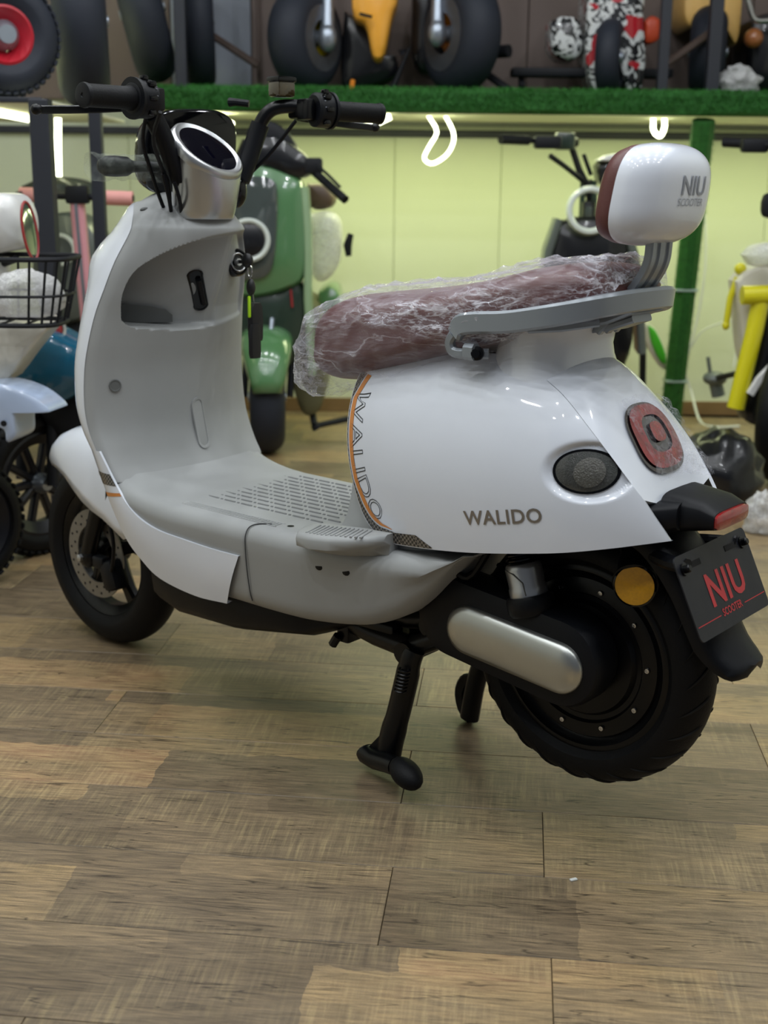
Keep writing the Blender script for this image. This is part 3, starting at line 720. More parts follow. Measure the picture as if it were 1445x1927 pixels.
rows = []
flat = np.array([(a*tn, z) for z, se, a, b in SHs for tn in TN]); SD = pd_(flat).reshape(len(SHs), nt_)
for i, (z, se, a, b) in enumerate(SHs):
    row = []
    for j, tn in enumerate(TN):
        t = a*tn; s = se-b*(1-tn*tn); e = max(0, abs(tn)-.93)/.07; s += .010*e*e
        d = SD[i, j]
        if d > -.004 and z < .97:
            k = np.clip((d+.004)/.010, 0, 1); k = k*k*(3-2*k); s += k*pocket_depth(t, z)
        row.append((s, t, z))
    rows.append([(p[0], p[1], p[2]+.020*max(0, (z-.975)/.03)*(1-(p[1]/a)**2)) for p in row])
sh_in = part(MB().grid(rows), 'leg_shield', 'grey', smooth=60)
part(MB().tube([(p[0]-.0012, p[1], p[2]-.0008) for p in rows[-1][2:-2:4]], .0011, 6), 'shield_seam', 'seam', sh_in)
w6 = interp(.61, WF)
part(MB().tube(curve_pts([(.575, w6-.034, .4450), (.598, w6-.022, .4435), (.6085, w6-.010, .438), (.6095, w6-.001, .425), (.61, w6+.0002, .405), (.61, w6-.003, .36), (.61, w6-.010, .315), (.61, w6-.016, .295)], 30), .0011, 6), 'floor_seam', 'seam', fb)
def sh_pt(t, z, lift=0.0): return V((shield_s(t, z)-lift, t, z))
# raised oval, screw hole, hook slot, key lock, lower pocket tray
def oval(zc0, zc1, hw, t0, t1, n=12):
    P = []
    for k in range(n+1): a = PI*k/n; P.append((t1+hw*math.cos(a), zc1+hw*math.sin(a)))
    for k in range(n+1): a = PI+PI*k/n; P.append((t0+hw*math.cos(a), zc0+hw*math.sin(a)))
    return P
P = oval(.520, .596, .0165, -.024, -.014); P2 = oval(.520, .596, .0115, -.024, -.014)
m = MB().loft([[sh_pt(t, z, -.002) for t, z in P], [sh_pt(t, z, .0028) for t, z in P], [sh_pt(t, z, .0028) for t, z in P2], [sh_pt(t, z, .0012) for t, z in P2]])
part(m, 'shield_plaque', 'grey', sh_in)
m = MB()
for (dt, z) in ((-.005, .535), (-.002, .56), (.001, .585)):
    t = -.013+dt; m.tube([sh_pt(t-.004, z-.004, .0018), sh_pt(t+.004, z+.004, .0018)], .0006, 4); m.tube([sh_pt(t+.004, z-.004, .0018), sh_pt(t-.004, z+.004, .0018)], .0006, 4)
part(m, 'plaque_mark', 'greydark', sh_in, smooth=0)
hp = sh_pt(.168, .652, .0022)
part(MB().lathe([(.0001, .0002), (.0095, .0002), (.0102, .0012), (.012, .0012), (.0125, -.001)], hp, (-1, .52, .03), 20), 'screw_hole', 'greydark', sh_in)
HK = (0.006, .835)
def pk(t, z, lift=0.0): return V((shield_s(t, z)+pocket_depth(t, z)-lift, t, z))
P = oval(HK[1]-.030, HK[1]+.030, .0125, HK[0]-.012, HK[0]+.014); P2 = oval(HK[1]-.030, HK[1]+.030, .0100, HK[0]-.012, HK[0]+.014)
m = MB().loft([[pk(t, z, -.002) for t, z in P], [pk(t, z, .003) for t, z in P], [pk(t, z, .003) for t, z in P2], [pk(t, z, .0012) for t, z in P2]]); hk = part(m, 'hook_frame', 'blackgloss', sh_in)
m = MB().bar([pk(HK[0]-.012, HK[1]-.028, .008), pk(HK[0]+.010, HK[1]+.022, .008)], .013, .009, up=(-1, .3, 0)); part(m, 'bag_hook', 'black', sh_in)
KL = pk(-.088, .886, -.004); kn = V((-1, .10, .15)).normalized()
kl = part(MB().lathe([(.028, -.01), (.0285, .012), (.026, .017), (.023, .018), (.022, .014), (.0005, .014)], KL, kn, 32), 'ignition_lock', 'blackgloss', sh_in)
part(MB().lathe([(.0165, .0145), (.0165, .0175), (.0180, .0185), (.0195, .0175), (.0195, .0145)], KL, kn, 32), 'lock_ring', 'silver', sh_in)
part(MB().lathe([(.0001, .019), (.0075, .019), (.009, .014)], KL, kn, 20), 'lock_barrel', 'silver', sh_in)
m = MB().loft([[pk(t, z, l) for t, z in ((.148, .779), (.150, .806), (.11, .808), (.075, .803), (.055, .797), (.043, .786), (.040, .771), (.09, .770))] for l in (-.005, .012)])
part(m, 'pocket_tray', 'greydark', sh_in, smooth=30)
# top recess and holes on the grey crown
m = MB().ell((.962, .062, .996), (.022, .014, .006), 16, 8); part(m, 'column_recess', mat('recess_brown', (92, 60, 40), 0.8), sh_in)  # plain brown ellipsoid marks the recess beside the column
part(MB().ell((.985, .094, .9925), (.008, .014, .005), 14, 8), 'crown_hole', 'greydark', sh_in)

# ---- white front shell behind the leg shield and the skirt flange below it
NS = [(.40, .03), (.467, .060), (.525, .085), (.60, .105), (.681, .115), (.735, .118), (.793, .125), (.84, .142), (.88, .168), (.90, .172), (.93, .165), (.949, .152), (.968, .130), (.985, .095), (.998, .06), (1.007, .03)]
rings = []
for z, se, a, b in SHs[::-1][4:]:
    n_ = interp(z, NS); ring = []
    for k in range(41):
        f = PI*k/40; c, q = math.cos(f), math.sin(f)
        ring.append((se+.0085+n_*abs(q)**.9, (a+.0008)*math.copysign(abs(c)**.8, c), z-.02*abs(q)*interp(z, [(.9, 0), (.97, 1), (1.0, .3)])))
    rings.append(ring)
m = MB().loft(rings, closed=False, cap=False)
sk_t = curve_pts([(1.012, .213, .525), (.973, .2085, .466), (.935, .2095, .428), (.895, .2100, .405), (.845, .2095, .392), (.78, .2085, .387), (.70, .2055, .382), (.628, .2035, .381)], 50)
sk_b = curve_pts([(1.050, .204, .525), (1.022, .203, .466), (.992, .202, .408), (.955, .2, .352), (.915, .1985, .318), (.86, .1965, .288), (.76, .1955, .274), (.672, .1935, .277)], 50)
for sg in (1, -1):
    G = []
    for A, B_ in list(zip(sk_t, sk_b))[(0 if sg > 0 else 22):]:
        row = [(A[0], sg*(A[1]-.005), A[2])]
        for k in np.linspace(0, 1, 10):
            p = A+(B_-A)*k; row.append((p[0], sg*(p[1]*(1 if sg > 0 else .94)+.004*math.sin(PI*k)), p[2]))
        row.append((B_[0], sg*(B_[1]-.014), B_[2]+.002)); G.append(row)
    m.grid(G)
shell = part(m, 'front_shell', 'white', smooth=60)
def skirt_patch(i0, i1, name, mm):
    G = []
    for A, B_ in zip(sk_t[i0:i1], sk_b[i0:i1]):
        G.append([(lambda p: (p[0], p[1]+.004*math.sin(PI*k)+.0007, p[2]))(A+(B_-A)*k) for k in np.linspace(0.02, .98, 10)])
    return part(MB().grid(G), name, mm, shell)
skirt_patch(5, 9, 'sticker', 'sticker_dark'); skirt_patch(10, 12, 'sticker', 'sticker_orange')

# ---- tail housing, reflector, plate, mudguard
def rr_ring(s, w_, z0, z1, r=.3, n=24): return sring(s, w_, z0, z1, n, 4.5)
m = MB().loft([rr_ring(-.09, .112, .530, .585), rr_ring(-.132, .102, .533, .588), rr_ring(-.150, .092, .537, .590), rr_ring(-.172, .074, .545, .592)])
m.loft([rr_ring(-.14, .066, .535, .600), rr_ring(-.165, .064, .540, .597), rr_ring(-.20, .060, .547, .592), rr_ring(-.2235, .0575, .552, .581)])
part(m, 'tail_housing', 'black', smooth=45)
part(MB().loft([rr_ring(-.2225, .0555, .5535, .5795), rr_ring(-.2275, .0555, .5530, .5790), rr_ring(-.229, .052, .5555, .5765)]), 'tail_reflector', 'redlens', label='red rear reflector')
PT, PB = V((-.191, 0, .520)), V((-.247, 0, .402)); pz = (PT-PB).normalized(); pn = V((-pz.z, 0, pz.x)); pn = pn if pn.x < 0 else -pn
def plate_pt(u, v, l=0.0): return PB+pz*v+V((0, -u, 0))+pn*l   # u to the right as read from behind
PH_ = (PT-PB).length; PW_ = .1195; out = []
for cx, cy, a0_ in ((PW_-.010, PH_-.010, 0), (-PW_+.010, PH_-.010, 90), (-PW_+.010, .010, 180), (PW_-.010, .010, 270)):
    for k in range(5): a = math.radians(a0_+90*k/4); out.append((cx+.010*math.cos(a), cy+.010*math.sin(a)))
plate = part(MB().loft([[plate_pt(u, v, 0) for u, v in out], [plate_pt(u, v, .002) for u, v in out]]), 'number_plate', 'plate', smooth=30)
m = MB()
for u0, u1 in ((-.088, -.046), (.038, .080)): m.box(plate_pt((u0+u1)/2, PH_-.020, .0022), (.0012, u1-u0, .009), 0.0, Matrix.Rotation(math.atan2(-pz.x, pz.z)*-1, 3, 'Y'))
part(m, 'plate_slot', mat('slot_black', (6, 6, 7), 0.9), plate, smooth=0)
for u in (-.100, .096): part(MB().lathe([(.0095, 0), (.0095, .003), (.006, .003), (.006, .010), (.0045, .012), (.0001, .012)], plate_pt(u, PH_-.022, .002), pn, 12), 'plate_bolt', 'blacksteel', plate)
m = MB(); tv, tf, tw = text_mesh('NIU', 0.066, bold=0.0016, space=1.08); k_ = .118/tw
m.add([plate_pt(-.052+x*k_, .040+y*1.05, .0026) for x, y, _ in tv], tf)
tv, tf, tw = text_mesh('SCOOTER', 0.017, space=1.0, bold=0.0003); k_ = .066/tw
m.add([plate_pt(-.032+x*k_, .0195+y*.95, .0026) for x, y, _ in tv], tf)
for u0, u1 in ((-.115, -.040), (.042, .115)): m.add([plate_pt(u0, .022, .0026), plate_pt(u1, .022, .0026), plate_pt(u1, .0234, .0026), plate_pt(u0, .0234, .0026)], [(0, 1, 2, 3)])
part(m, 'plate_lettering', 'redink', plate, smooth=0)
arc = curve_pts([(.02, .53), (-.06, .545), (-.115, .532), (-.155, .500), (-.190, .455), (-.215, .41), (-.238, .37), (-.266, .343), (-.283, .336)], 26)
rings = []
for i, (s, z) in enumerate(arc):
    w_ = np.interp(i, [0, 8, 18, 21, 23, 24, 25], [.070, .066, .062, .058, .050, .040, .022]); T = (arc[min(i+1, 25)]-arc[max(i-1, 0)]); T /= np.linalg.norm(T); nx, nz = -T[1], T[0]
    if nz < 0 and nx > 0: nx, nz = -nx, -nz
    if nx > 0: nx, nz = -nx, -nz
    O = lambda t, d: (s+nx*d, t, z+nz*d)
    sk_ = np.interp(i, [0, 18, 25], [.028, .026, .006]); 
    rings.append([O(w_, -sk_), O(w_+.003, -.4*sk_), O(w_*.92, .004), O(w_*.55, .013), O(0, .016), O(-w_*.55, .013), O(-w_*.92, .004), O(-w_-.003, -.4*sk_), O(-w_, -sk_), O(-w_*.9, -.5*sk_), O(0, .008), O(w_*.9, -.5*sk_)])
part(MB().loft(rings), 'rear_mudguard', 'black', smooth=50)
m = MB()
for y in (-1, 1):
    m.tube(curve_pts([(-.20, .085*y, .502), (-.165, .075*y, .50), (-.12, .05*y, .50)], 8), .012, 10)
    m.tube([(-.085, .0*y, .478), (-.098, .045*y, .458), (-.106, .063*y, .451)], [.040, .031, .036], 20)
part(m, 'mudguard_bracket', 'black')
for y in (1, -1):
    rn = V((-.28, .95*y, .05)).normalized(); c = V((-.109, .068*y, .450))
    rf = part(MB().lathe([(.0315, -.006), (.0335, 0), (.0335, .005), (.031, .007)], c, rn, 32), 'reflector_rim', 'blackgloss')
    part(MB().lathe([(.0001, .0085), (.020, .008), (.0305, .0062), (.031, .004)], c, rn, 32), 'side_reflector', 'amber', rf, label='amber round side reflector')
# ---- tail lamp
TLc = (-.087, 0.0)
def tl_outline(q, n=48):
    out = []
    for k in range(n):
        a = 2*PI*k/n; c, s_ = math.cos(a), math.sin(a); e = .72
        u_ = math.copysign(abs(c)**e, c); v_ = math.copysign(abs(s_)**e, s_)
        wd = .066*(1-.06*v_); out.append((TLc[0]+.033*q*v_, wd*q*u_))
    return out
def tl_grid(q0, q1, lift, rings=6, dome=.0):
    G = []
    for i in range(rings+1):
        q = q0+(q1-q0)*i/rings; o_ = tl_outline(q); o_.append(o_[0])
        G.append([(s-.7*(lift+dome*(1-q*q)), t, tz(s, t)+.0032+.7*(lift+dome*(1-q*q))) for s, t in o_])
    return G
tl = part(MB().grid(tl_grid(0, 1.0, .0035, 8, .004)), 'tail_lamp', 'darklens')
tlred = mat('tail_lamp_red', (128, 8, 20), 0.12, coat=1.0, var=0.85, vscale=70, bump=0.5, bscale=120)
part(MB().grid(tl_grid(.52, .90, .0062, 4, .004)), 'lamp_ring', tlred, tl, label='red lamp ring')
G = tl_grid(0, .28, .0085, 3, .003); part(MB().grid(G), 'lamp_centre', tlred, tl)
# ---- grab rail and backrest
rp = [(.186, .150, .818), (.176, .152, .832), (.15, .1535, .8385), (.09, .1525, .844), (.03, .147, .855), (-.015, .135, .865), (-.044, .110, .873), (-.060, .075, .8775), (-.067, .038, .8795), (-.069, 0, .880)]
rp = curve_pts(rp+[(s, -t, z) for s, t, z in rp[::-1][1:]], 90)
m = MB().bar(rp, .034, .013, up=(-.12, 0, 1), ch=.3)
for y in (1, -1):
    m.bar(curve_pts([(.188, .150*y, .818), (.196, .149*y, .806), (.194, .148*y, .794), (.184, .147*y, .789), (.165, .146*y, .789), (.135, .13*y, .790)], 14), .015, .016, up=(0, 1, 0))
rail = part(m, 'grab_rail', 'rail', smooth=40)
def brk(pts, wx, wy): part(MB().bar(pts, wx, wy, up=(0, 0, 1)), 'rail_bracket', 'rail', rail)
for y in (1, -1): brk([(.165, .148*y, .793), (.147, .148*y, .793)], .026, .022)
brk([(.07, .112, .832), (.02, .105, .838), (-.02, .07, .846)], .012, .03)
brk([(-.062, 0, .866), (-.02, 0, .848), (.05, 0, .832)], .014, .10)
brk([(-.056, 0, .850), (-.015, 0, .835), (.03, 0, .826)], .012, .06)
for y in (1, -1):
    part(MB().lathe([(.011, -.004), (.011, .004), (.007, .005), (.007, .012), (.0001, .012)], (.146, .146*y, .791), (-.35, .93*y, .1), 16), 'rail_bolt', 'blacksteel', rail)
stem = curve_pts([(.004, 0, .826), (-.018, 0, .850), (-.040, 0, .880), (-.062, 0, .908), (-.075, 0, .934), (-.078, 0, .965), (-.079, 0, 1.02)], 26)
m = MB(); rings = []
for i, p in enumerate(stem):
    T = V(stem[min(i+1, 25)]-stem[max(i-1, 0)]).normalized(); n_ = V((-T.z, 0, T.x)); n_ = -n_ if n_.x > 0 else n_
    sec = [(-.033, -.006), (-.033, .004), (-.030, .006), (-.020, .006), (-.018, .003), (-.009, .003), (-.007, .006), (.007, .006), (.009, .003), (.018, .003), (.020, .006), (.030, .006), (.033, .004), (.033, -.006)]
    rings.append([V(p)+V((0, u_, 0))+n_*v_ for u_, v_ in sec])
part(m.loft(rings), 'backrest_stem', 'rail', smooth=25)
BC = V((-.062, 0, 1.032)); bhw, bhh = .105, .074
def se_(a, e): c = math.cos(a); s_ = math.sin(a); return math.copysign(abs(c)**e, c), math.copysign(abs(s_)**e, s_)
def br_pt(u_, v_, q):  # shell surface: u_,v_ on unit superellipse scaled by q
    y = bhw*u_*q*(1-.05*v_*q); z = bhh*v_*q
    dep = .060*(max(0, 1-q**3.2))**.5
    return BC+V((-dep-.010*(v_*q)+.022*(u_*q)**2*0-.004, y, z))
G = []
for q in np.sin(np.linspace(0, PI/2, 22)):
    G.append([br_pt(*se_(2*PI*k/72, .62), q) for k in range(73)])
G.append([BC+V((.010-.010*v_, bhw*u_*.985*(1-.05*v_), bhh*v_*.985)) for u_, v_ in [se_(2*PI*k/72, .62) for k in range(73)]])
bsh = part(MB().grid(G), 'backrest_shell', 'white', smooth=60)
rings = []
for x, q in ((.000, .97), (.008, 1.0), (.022, .985), (.036, .92), (.046, .78), (.051, .5), (.0525, .05)):
    rings.append([BC+V((x-.010*v_*q, bhw*u_*q*(1-.05*v_)*.985, bhh*v_*q*.985)) for u_, v_ in [se_(2*PI*k/64, .62) for k in range(64)]])
part(MB().loft(rings), 'backrest_pad', 'seat', label='brown padded front of the backrest')
def on_back(y, z):
    u_, v_ = y/bhw, (z)/bhh; a = (abs(u_)**(2/.62)+abs(v_)**(2/.62))**(.31); q = min(a, .999)
    dep = .060*(max(0, 1-q**3.2))**.5
    return BC+V((-dep-.010*v_-.004-.0012, y, z))
m = MB(); tv, tf, tw = text_mesh('NIU', 0.040, space=1.0, bold=.0004); k_ = .070/tw
m.add([on_back(.036-x*k_, .000+y*.98) for x, y, _ in tv], tf)
tv, tf, tw = text_mesh('SCOOTER', 0.0155, space=1.0); k_ = .076/tw
m.add([on_back(.041-x*k_, -.0155+y) for x, y, _ in tv], tf)
part(m, 'backrest_lettering', 'greyink', bsh, smooth=0)

# ---- seat
ST_ = [(.560, .790, .735, .050, .02), (.548, .818, .715, .082, .0), (.515, .842, .706, .108, 0), (.47, .856, .706, .121, 0), (.40, .866, .722, .128, 0), (.32, .876, .745, .134, 0), (.24, .888, .770, .136, 0), (.16, .905, .792, .136, 0), (.10, .920, .822, .136, 0), (.04, .929, .842, .136, 0), (-.005, .927, .858, .122, 0), (-.032, .915, .866, .100, 0), (-.046, .900, .874, .07, 0)]
STs = curve_pts(ST_, 60)
def seat_ring(s, zt, zb, w_, n=40, grow=0.0):
    out = []
    for k in range(n):
        c, q = se_(2*PI*k/n, .66); zc = zb+(zt-zb)*.45
        z = zc+(zt-zc+grow)*q if q > 0 else zc+(zc-zb+grow)*q
        out.append((s, (w_+grow)*c*(1+.04*(q < 0)), z+.006*(1-c*c)*(q > 0)*0))
    return out
seat = part(MB().loft([seat_ring(*r[:4]) for r in STs]), 'seat', 'seat', smooth=60)
m = MB()
for fr_ in (.30, .62):
    for i in range(0,): pass
# thin clear wrap pulled over the seat: a baggy, creased skin, open underneath
wr = curve_pts([(.596, .742, .692, .02), (.591, .765, .674, .065), (.576, .800, .666, .099), (.550, .830, .666, .121), (.51, .850, .676, .133), (.46, .862, .692, .139), (.40, .871, .710, .142), (.32, .880, .735, .146), (.24, .892, .762, .143), (.16, .909, .785, .142), (.10, .924, .816, .142), (.04, .933, .836, .138), (-.008, .932, .853, .126), (-.036, .920, .862, .103), (-.051, .902, .872, .07)], 130)
from mathutils import noise as mn
def crease(p):
    v = V(p)
    q = V((v.x*7+v.z*9, v.y*10, v.z*14-v.x*6))
    a = 1-abs(mn.noise(q))*2.0; b = 1-abs(mn.noise(q*2.3+V((3, 1, 7))))*2.0; c = mn.noise(q*6.0+V((9, 2, 4)))
    return .0080*max(0, a)**4+.0055*max(0, b)**3+.0016*c-.001
G = []
for i, (s, zt, zb, w_) in enumerate(wr):
    row = []
    for k in range(97):
        a = -.42*PI+(1.84*PI)*k/96 if False else (-.40*PI+1.80*PI*k/96)
        c, q = se_(a, .72); zc = zb+(zt-zb)*.48
        z = zc+(zt-zc)*q if q > 0 else zc+(zc-zb)*q
        p = V((s, w_*c*(1+.03*(q < 0)), z)); n_ = V((0, c, q)).normalized()
        p += n_*(crease(p)+(.004 if q > -.5 else .002)+.008*max(0, -q)*mn.noise(V((s*22, c*4, 3))))
        row.append(tuple(p))
    G.append(row)
wrap = MB().grid(G)
WR = wrap.build('plastic_seat_wrap', M['film'], None, smooth=80)
WR.matrix_world = S0.matrix_basis.copy()
tag(WR, 'crumpled clear plastic wrap pulled over the brown scooter seat', 'plastic wrap')

# ---- steering: everything turned a little to the right about the column
DEL = math.radians(-8.0); CX_ = .90
RS = Matrix.Translation((CX_, 0, 0)) @ Matrix.Rotation(DEL, 4, 'Z') @ Matrix.Translation((-CX_, 0, 0))
def spart(mb, name, m, parent=None, label=None, **k):
    o = mb.build(name, M[m] if isinstance(m, str) else m, parent or S0, M=RS, **k)
    if label: o['label'] = label
    return o
# silver lamp-shaped pod with the display
pn_ = V((-.62, -.16, .76)).normalized(); pc = V((.886, .017, 1.104)); pe = V((pn_.z, 0, -pn_.x)).normalized(); pf = pn_.cross(pe)
def pod_ring(c, r, tilt):  # tilt 0 = level ring, 1 = display plane
    n_ = (V((0, 0, 1))*(1-tilt)+pn_*tilt).normalized(); e = V((n_.z, 0, -n_.x)).normalized(); f_ = n_.cross(e)
    return [V(c)+e*r*math.cos(a)+f_*r*math.sin(a) for a in [2*PI*k/56 for k in range(56)]]
lowc = V((.905, .014, .976))
rings = []
for k, (q, r) in enumerate(((0, .055), (.02, .057), (.15, .0600), (.35, .0635), (.6, .068), (.8, .072), (.93, .0745))):
    rings.append(pod_ring(lowc+(pc-lowc)*q, r, q))
pod = spart(MB().loft(rings), 'display_pod', 'silver', smooth=50)
lip = [pod_ring(pc-pn_*.0115, .0742, 1), pod_ring(pc-pn_*.0105, .0765, 1), pod_ring(pc-pn_*.002, .0775, 1), pod_ring(pc+pn_*.006, .0755, 1), pod_ring(pc+pn_*.0085, .071, 1), pod_ring(pc+pn_*.006, .0655, 1)]
spart(MB().loft(lip), 'display_bezel', 'silver', pod, smooth=50)
rings = [pod_ring(pc+pn_*(.0055+.0045*(1-q*q)), .0655*q, 1) for q in (1, .9, .75, .5, .25, .02)]
spart(MB().loft(rings), 'display_screen', 'screen', pod, smooth=60)
qn = V((-.93, -.10, -.12)).normalized(); qc = V((.8455, .004, 1.000))
m = MB().lathe([(.0105, -.004), (.0105, .0015), (.0085, .0022), (.0075, .0)], qc, qn, 24); spart(m, 'usb_port_rim', 'silver', pod)
spart(MB().lathe([(.0001, .0006), (.0078, .0006)], qc, qn, 20), 'usb_port', 'blacksteel', pod)
# dark arch where the bar passes into the pod
m = MB()
for y in (1, -1): m.ell((.888, .050*y, 1.030), (.026, .022, .034), 18, 12)
spart(m, 'bar_opening', 'blackgloss', pod)
# column and cables
spart(MB().tube([(.935, 0, .90), (.905, 0, 1.0), (.893, 0, 1.05)], .026, 20), 'steering_column', 'blacksteel')
# bars
bl = curve_pts([(.900, .03, 1.010), (.896, .062, 1.040), (.890, .082, 1.085), (.884, .098, 1.130), (.876, .110, 1.166), (.862, .126, 1.187), (.838, .152, 1.193), (.812, .19, 1.189), (.798, .225, 1.186), (.783, .340, 1.185)], 44)
br_ = [(s, -t, z) for s, t, z in bl]
bl = curve_pts([(.900, .03, 1.010), (.896, .066, 1.040), (.890, .092, 1.085), (.884, .120, 1.135), (.878, .145, 1.170), (.864, .163, 1.188), (.842, .180, 1.193), (.815, .205, 1.190), (.798, .233, 1.186), (.783, .330, 1.185)], 44)
bars = MB().tube(bl, .0135, 14); bars.tube(br_, .0135, 14)
hb = spart(bars, 'handlebar', 'blacksteel')
for q in (bl, br_): spart(MB().tube([tuple(p) for p in q[6:19]], .0185, 14), 'bar_sleeve', 'black', hb)
dg_ = V((.783-.798, .340-.225, -.001)).normalized(); g0 = V((.798, .225, 1.186))
for y in (1, -1):
    gl_ = .100 if y > 0 else .116; g0.y = .233 if y > 0 else .222
    def gp(u, ds=0.0, dz=0.0): p = g0+dg_*u; return (p.x+ds, y*p.y, p.z+dz)   # u metres along the bar from the inner end of the grip
    ax_ = V((dg_.x, y*dg_.y, dg_.z))
    g = spart(MB().tube([gp(.002), gp(.016), gp(gl_-.008), gp(gl_)], [.0215, .0195, .0195, .0205], 24), 'grip', 'rubber', hb)
    spart(MB().lathe([(.0207, -.004), (.0213, 0), (.0205, .0035), (.018, .0045), (.004, .0045), (.003, .003), (.0001, .003)], gp(gl_), ax_, 28), 'grip_end', 'black', g)
    m = MB().tube([gp(-.042), gp(-.038), gp(-.010), gp(-.003), gp(.001)], [.028, .033, .034, .030, .024], 24); m.tube([gp(-.006), gp(-.0005)], .036, 24)
    sw = spart(m, 'switch_housing', 'black', hb)
    for (u, ds, dz, sz) in ((-.028, -.024, .024, (.016, .016, .010)), (-.026, -.032, 0, (.010, .018, .010)), (-.028, -.024, -.024, (.012, .014, .010)), (-.022, -.010, .034, (.014, .013, .010))):
        spart(MB().box(gp(u, ds, dz), sz, .003), 'switch_button', 'blackgloss', sw)
    m = MB()
    for dz in (.004, .016, .024): m.box(gp(-.036, -.0325+abs(dz-.004)*.2, dz), (.0015, .003, .0015))
    spart(m, 'switch_icon', 'greyink', sw, smooth=0)['kind'] = 'stuff'
    m = MB().box(gp(-.056, .022), (.05, .026, .034), .006); m.box(gp(-.056, .004), (.036, .022, .040), .005); m.tube([gp(-.062, .04, .004), gp(-.085, .05, .007), gp(-.105, .055, .002)], .008, 10)
    spart(m, 'lever_clamp', 'blacksteel', hb)
    lv = curve_pts([gp(-.054, .045, -.008), gp(-.03, .060, -.012), gp(.02, .066, -.016), gp(.08, .064, -.020), gp(.145, .066, -.023), gp(.160, .066, -.023)], 18)
    m = MB().bar(lv, .014, .008, up=(0, 0, 1)); m.ell(lv[-1], (.0095, .0105, .0095), 12, 8); spart(m, 'brake_lever', 'blacksteel', hb)
# brake fluid reservoir by the right bar
m = MB().box((.845, -.135, 1.224), (.036, .042, .030), .005); rs_ = spart(m, 'brake_reservoir', mat('reservoir_amber', (58, 48, 26), 0.15, coat=0.8, var=0.4, vscale=60), hb)
spart(MB().box((.845, -.135, 1.242), (.040, .046, .010), .003), 'reservoir_cap', 'blackgloss', rs_)
spart(MB().tube([(.885, -.085, 1.196), (.905, -.068, 1.199), (.918, -.062, 1.199)], [.007, .007, .009], 10), 'mirror_mount', 'black', hb)
# cables
cab = MB()
for P in ([(.79, .18, 1.165), (.84, .165, 1.12), (.885, .12, 1.07), (.91, .09, 1.04), (.93, .075, 1.0), (.94, .06, .97)], [(.86, .16, 1.18), (.90, .15, 1.12), (.92, .12, 1.06), (.93, .10, 1.02), (.95, .07, .98)],
          [(.875, .10, 1.045), (.878, .088, 1.015), (.90, .07, .99), (.93, .05, .97)], [(.89, .115, 1.06), (.90, .098, 1.02), (.92, .08, .99), (.945, .06, .965)], [(.82, -.15, 1.165), (.87, -.12, 1.10), (.92, -.07, 1.03), (.94, -.04, .97)]):
    cab.tube(curve_pts(P, 18), .0038, 8)
spart(cab, 'cable', 'black', hb)
# black headlamp cowl in front of the bars
rings = []
for x, q in ((1.005, .94), (1.01, .985), (1.02, 1.0), (1.035, .99), (1.055, .93), (1.070, .80), (1.080, .55), (1.085, .1)):
    rings.append([(x+.06*(v_*q)*.25*-1, -.030+.112*u_*q, 1.102+.086*v_*q*(1-.06*u_)) for u_, v_ in [se_(2*PI*k/56, .60) for k in range(56)]])
spart(MB().loft(rings), 'headlamp_cowl', 'blackgloss', smooth=50)
# front turn signals on stalks
for y in (1,):
    rings = []
    st_ = [(.093, .0105), (.12, .0105), (.146, .011), (.152, .014), (.160, .019), (.185, .0205), (.205, .0195), (.216, .013), (.219, .004)]
    rings = [[(.945+r*1.0*math.cos(a), y*t, 1.073+r*(1.0 if r < .0115 else .95)*math.sin(a)) for a in [2*PI*k/20 for k in range(20)]] for t, r in st_]
    spart(MB().loft(rings), 'turn_signal', 'black', smooth=45)

# ---- front wheel, fork, fender
FW = V((1.280, -.018, .220)); FR = Matrix.Translation(FW) @ Matrix.Rotation(math.radians(-2), 4, 'Z')
def fpart(mb, name, m, parent=None, label=None, **k):
    o = mb.build(name, M[m] if isinstance(m, str) else m, parent or S0, M=FR, **k)
    if label: o['label'] = label
    return o
fw_ = fpart(MB().lathe(tyre_profile(.22, .050, .150), (0, 0, 0), (0, 1, 0), 72), 'front_tyre', 'rubber')
fpart(MB().lathe([(.149, -.034), (.156, -.030), (.156, -.026), (.138, -.018), (.136, 0), (.138, .018), (.156, .026), (.156, .030), (.149, .034), (.143, .030), (.130, .014), (.130, -.014), (.143, -.03), (.149, -.034)], (0, 0, 0), (0, 1, 0), 64), 'wheel_rim', 'blacksteel', fw_)
for k in range(5):
    a = math.radians(72*k+20); d = V((math.cos(a), 0, math.sin(a))); n_ = V((-d.z, 0, d.x))
    m = MB().loft([[d*r+n_*(hw*c)+V((0, hy*s_, 0)) for c, s_ in ((1, .5), (.6, 1), (-.6, 1), (-1, .5), (-1, -.5), (-.6, -1), (.6, -1), (1, -.5))] for r, hw, hy in ((.025, .020, .020), (.06, .015, .016), (.10, .014, .013), (.138, .020, .012))])
    fpart(m, 'spoke', 'blacksteel', fw_)
fpart(MB().lathe([(.0001, -.05), (.012, -.05), (.03, -.03), (.034, -.02), (.034, .02), (.03, .035), (.018, .04), (.012, .055), (.0001, .055)], (0, 0, 0), (0, 1, 0), 28), 'wheel_hub', 'blacksteel', fw_)
dm = mat('brake_disc_steel', (128, 124, 116), 0.4, metal=0.4, var=0.15)
dk_ = fpart(MB().lathe([(.068, .046), (.103, .046), (.104, .048), (.103, .0495), (.068, .0495), (.068, .046)], (0, 0, 0), (0, 1, 0), 56), 'brake_disc', dm, fw_)
m = MB()
for k in range(36):
    a = 2*PI*k/36; r = .079 if k % 2 else .093; m.lathe([(.0001, .0004), (.0032, .0004)], (r*math.cos(a), .0498, r*math.sin(a)), (0, 1, 0), 8)
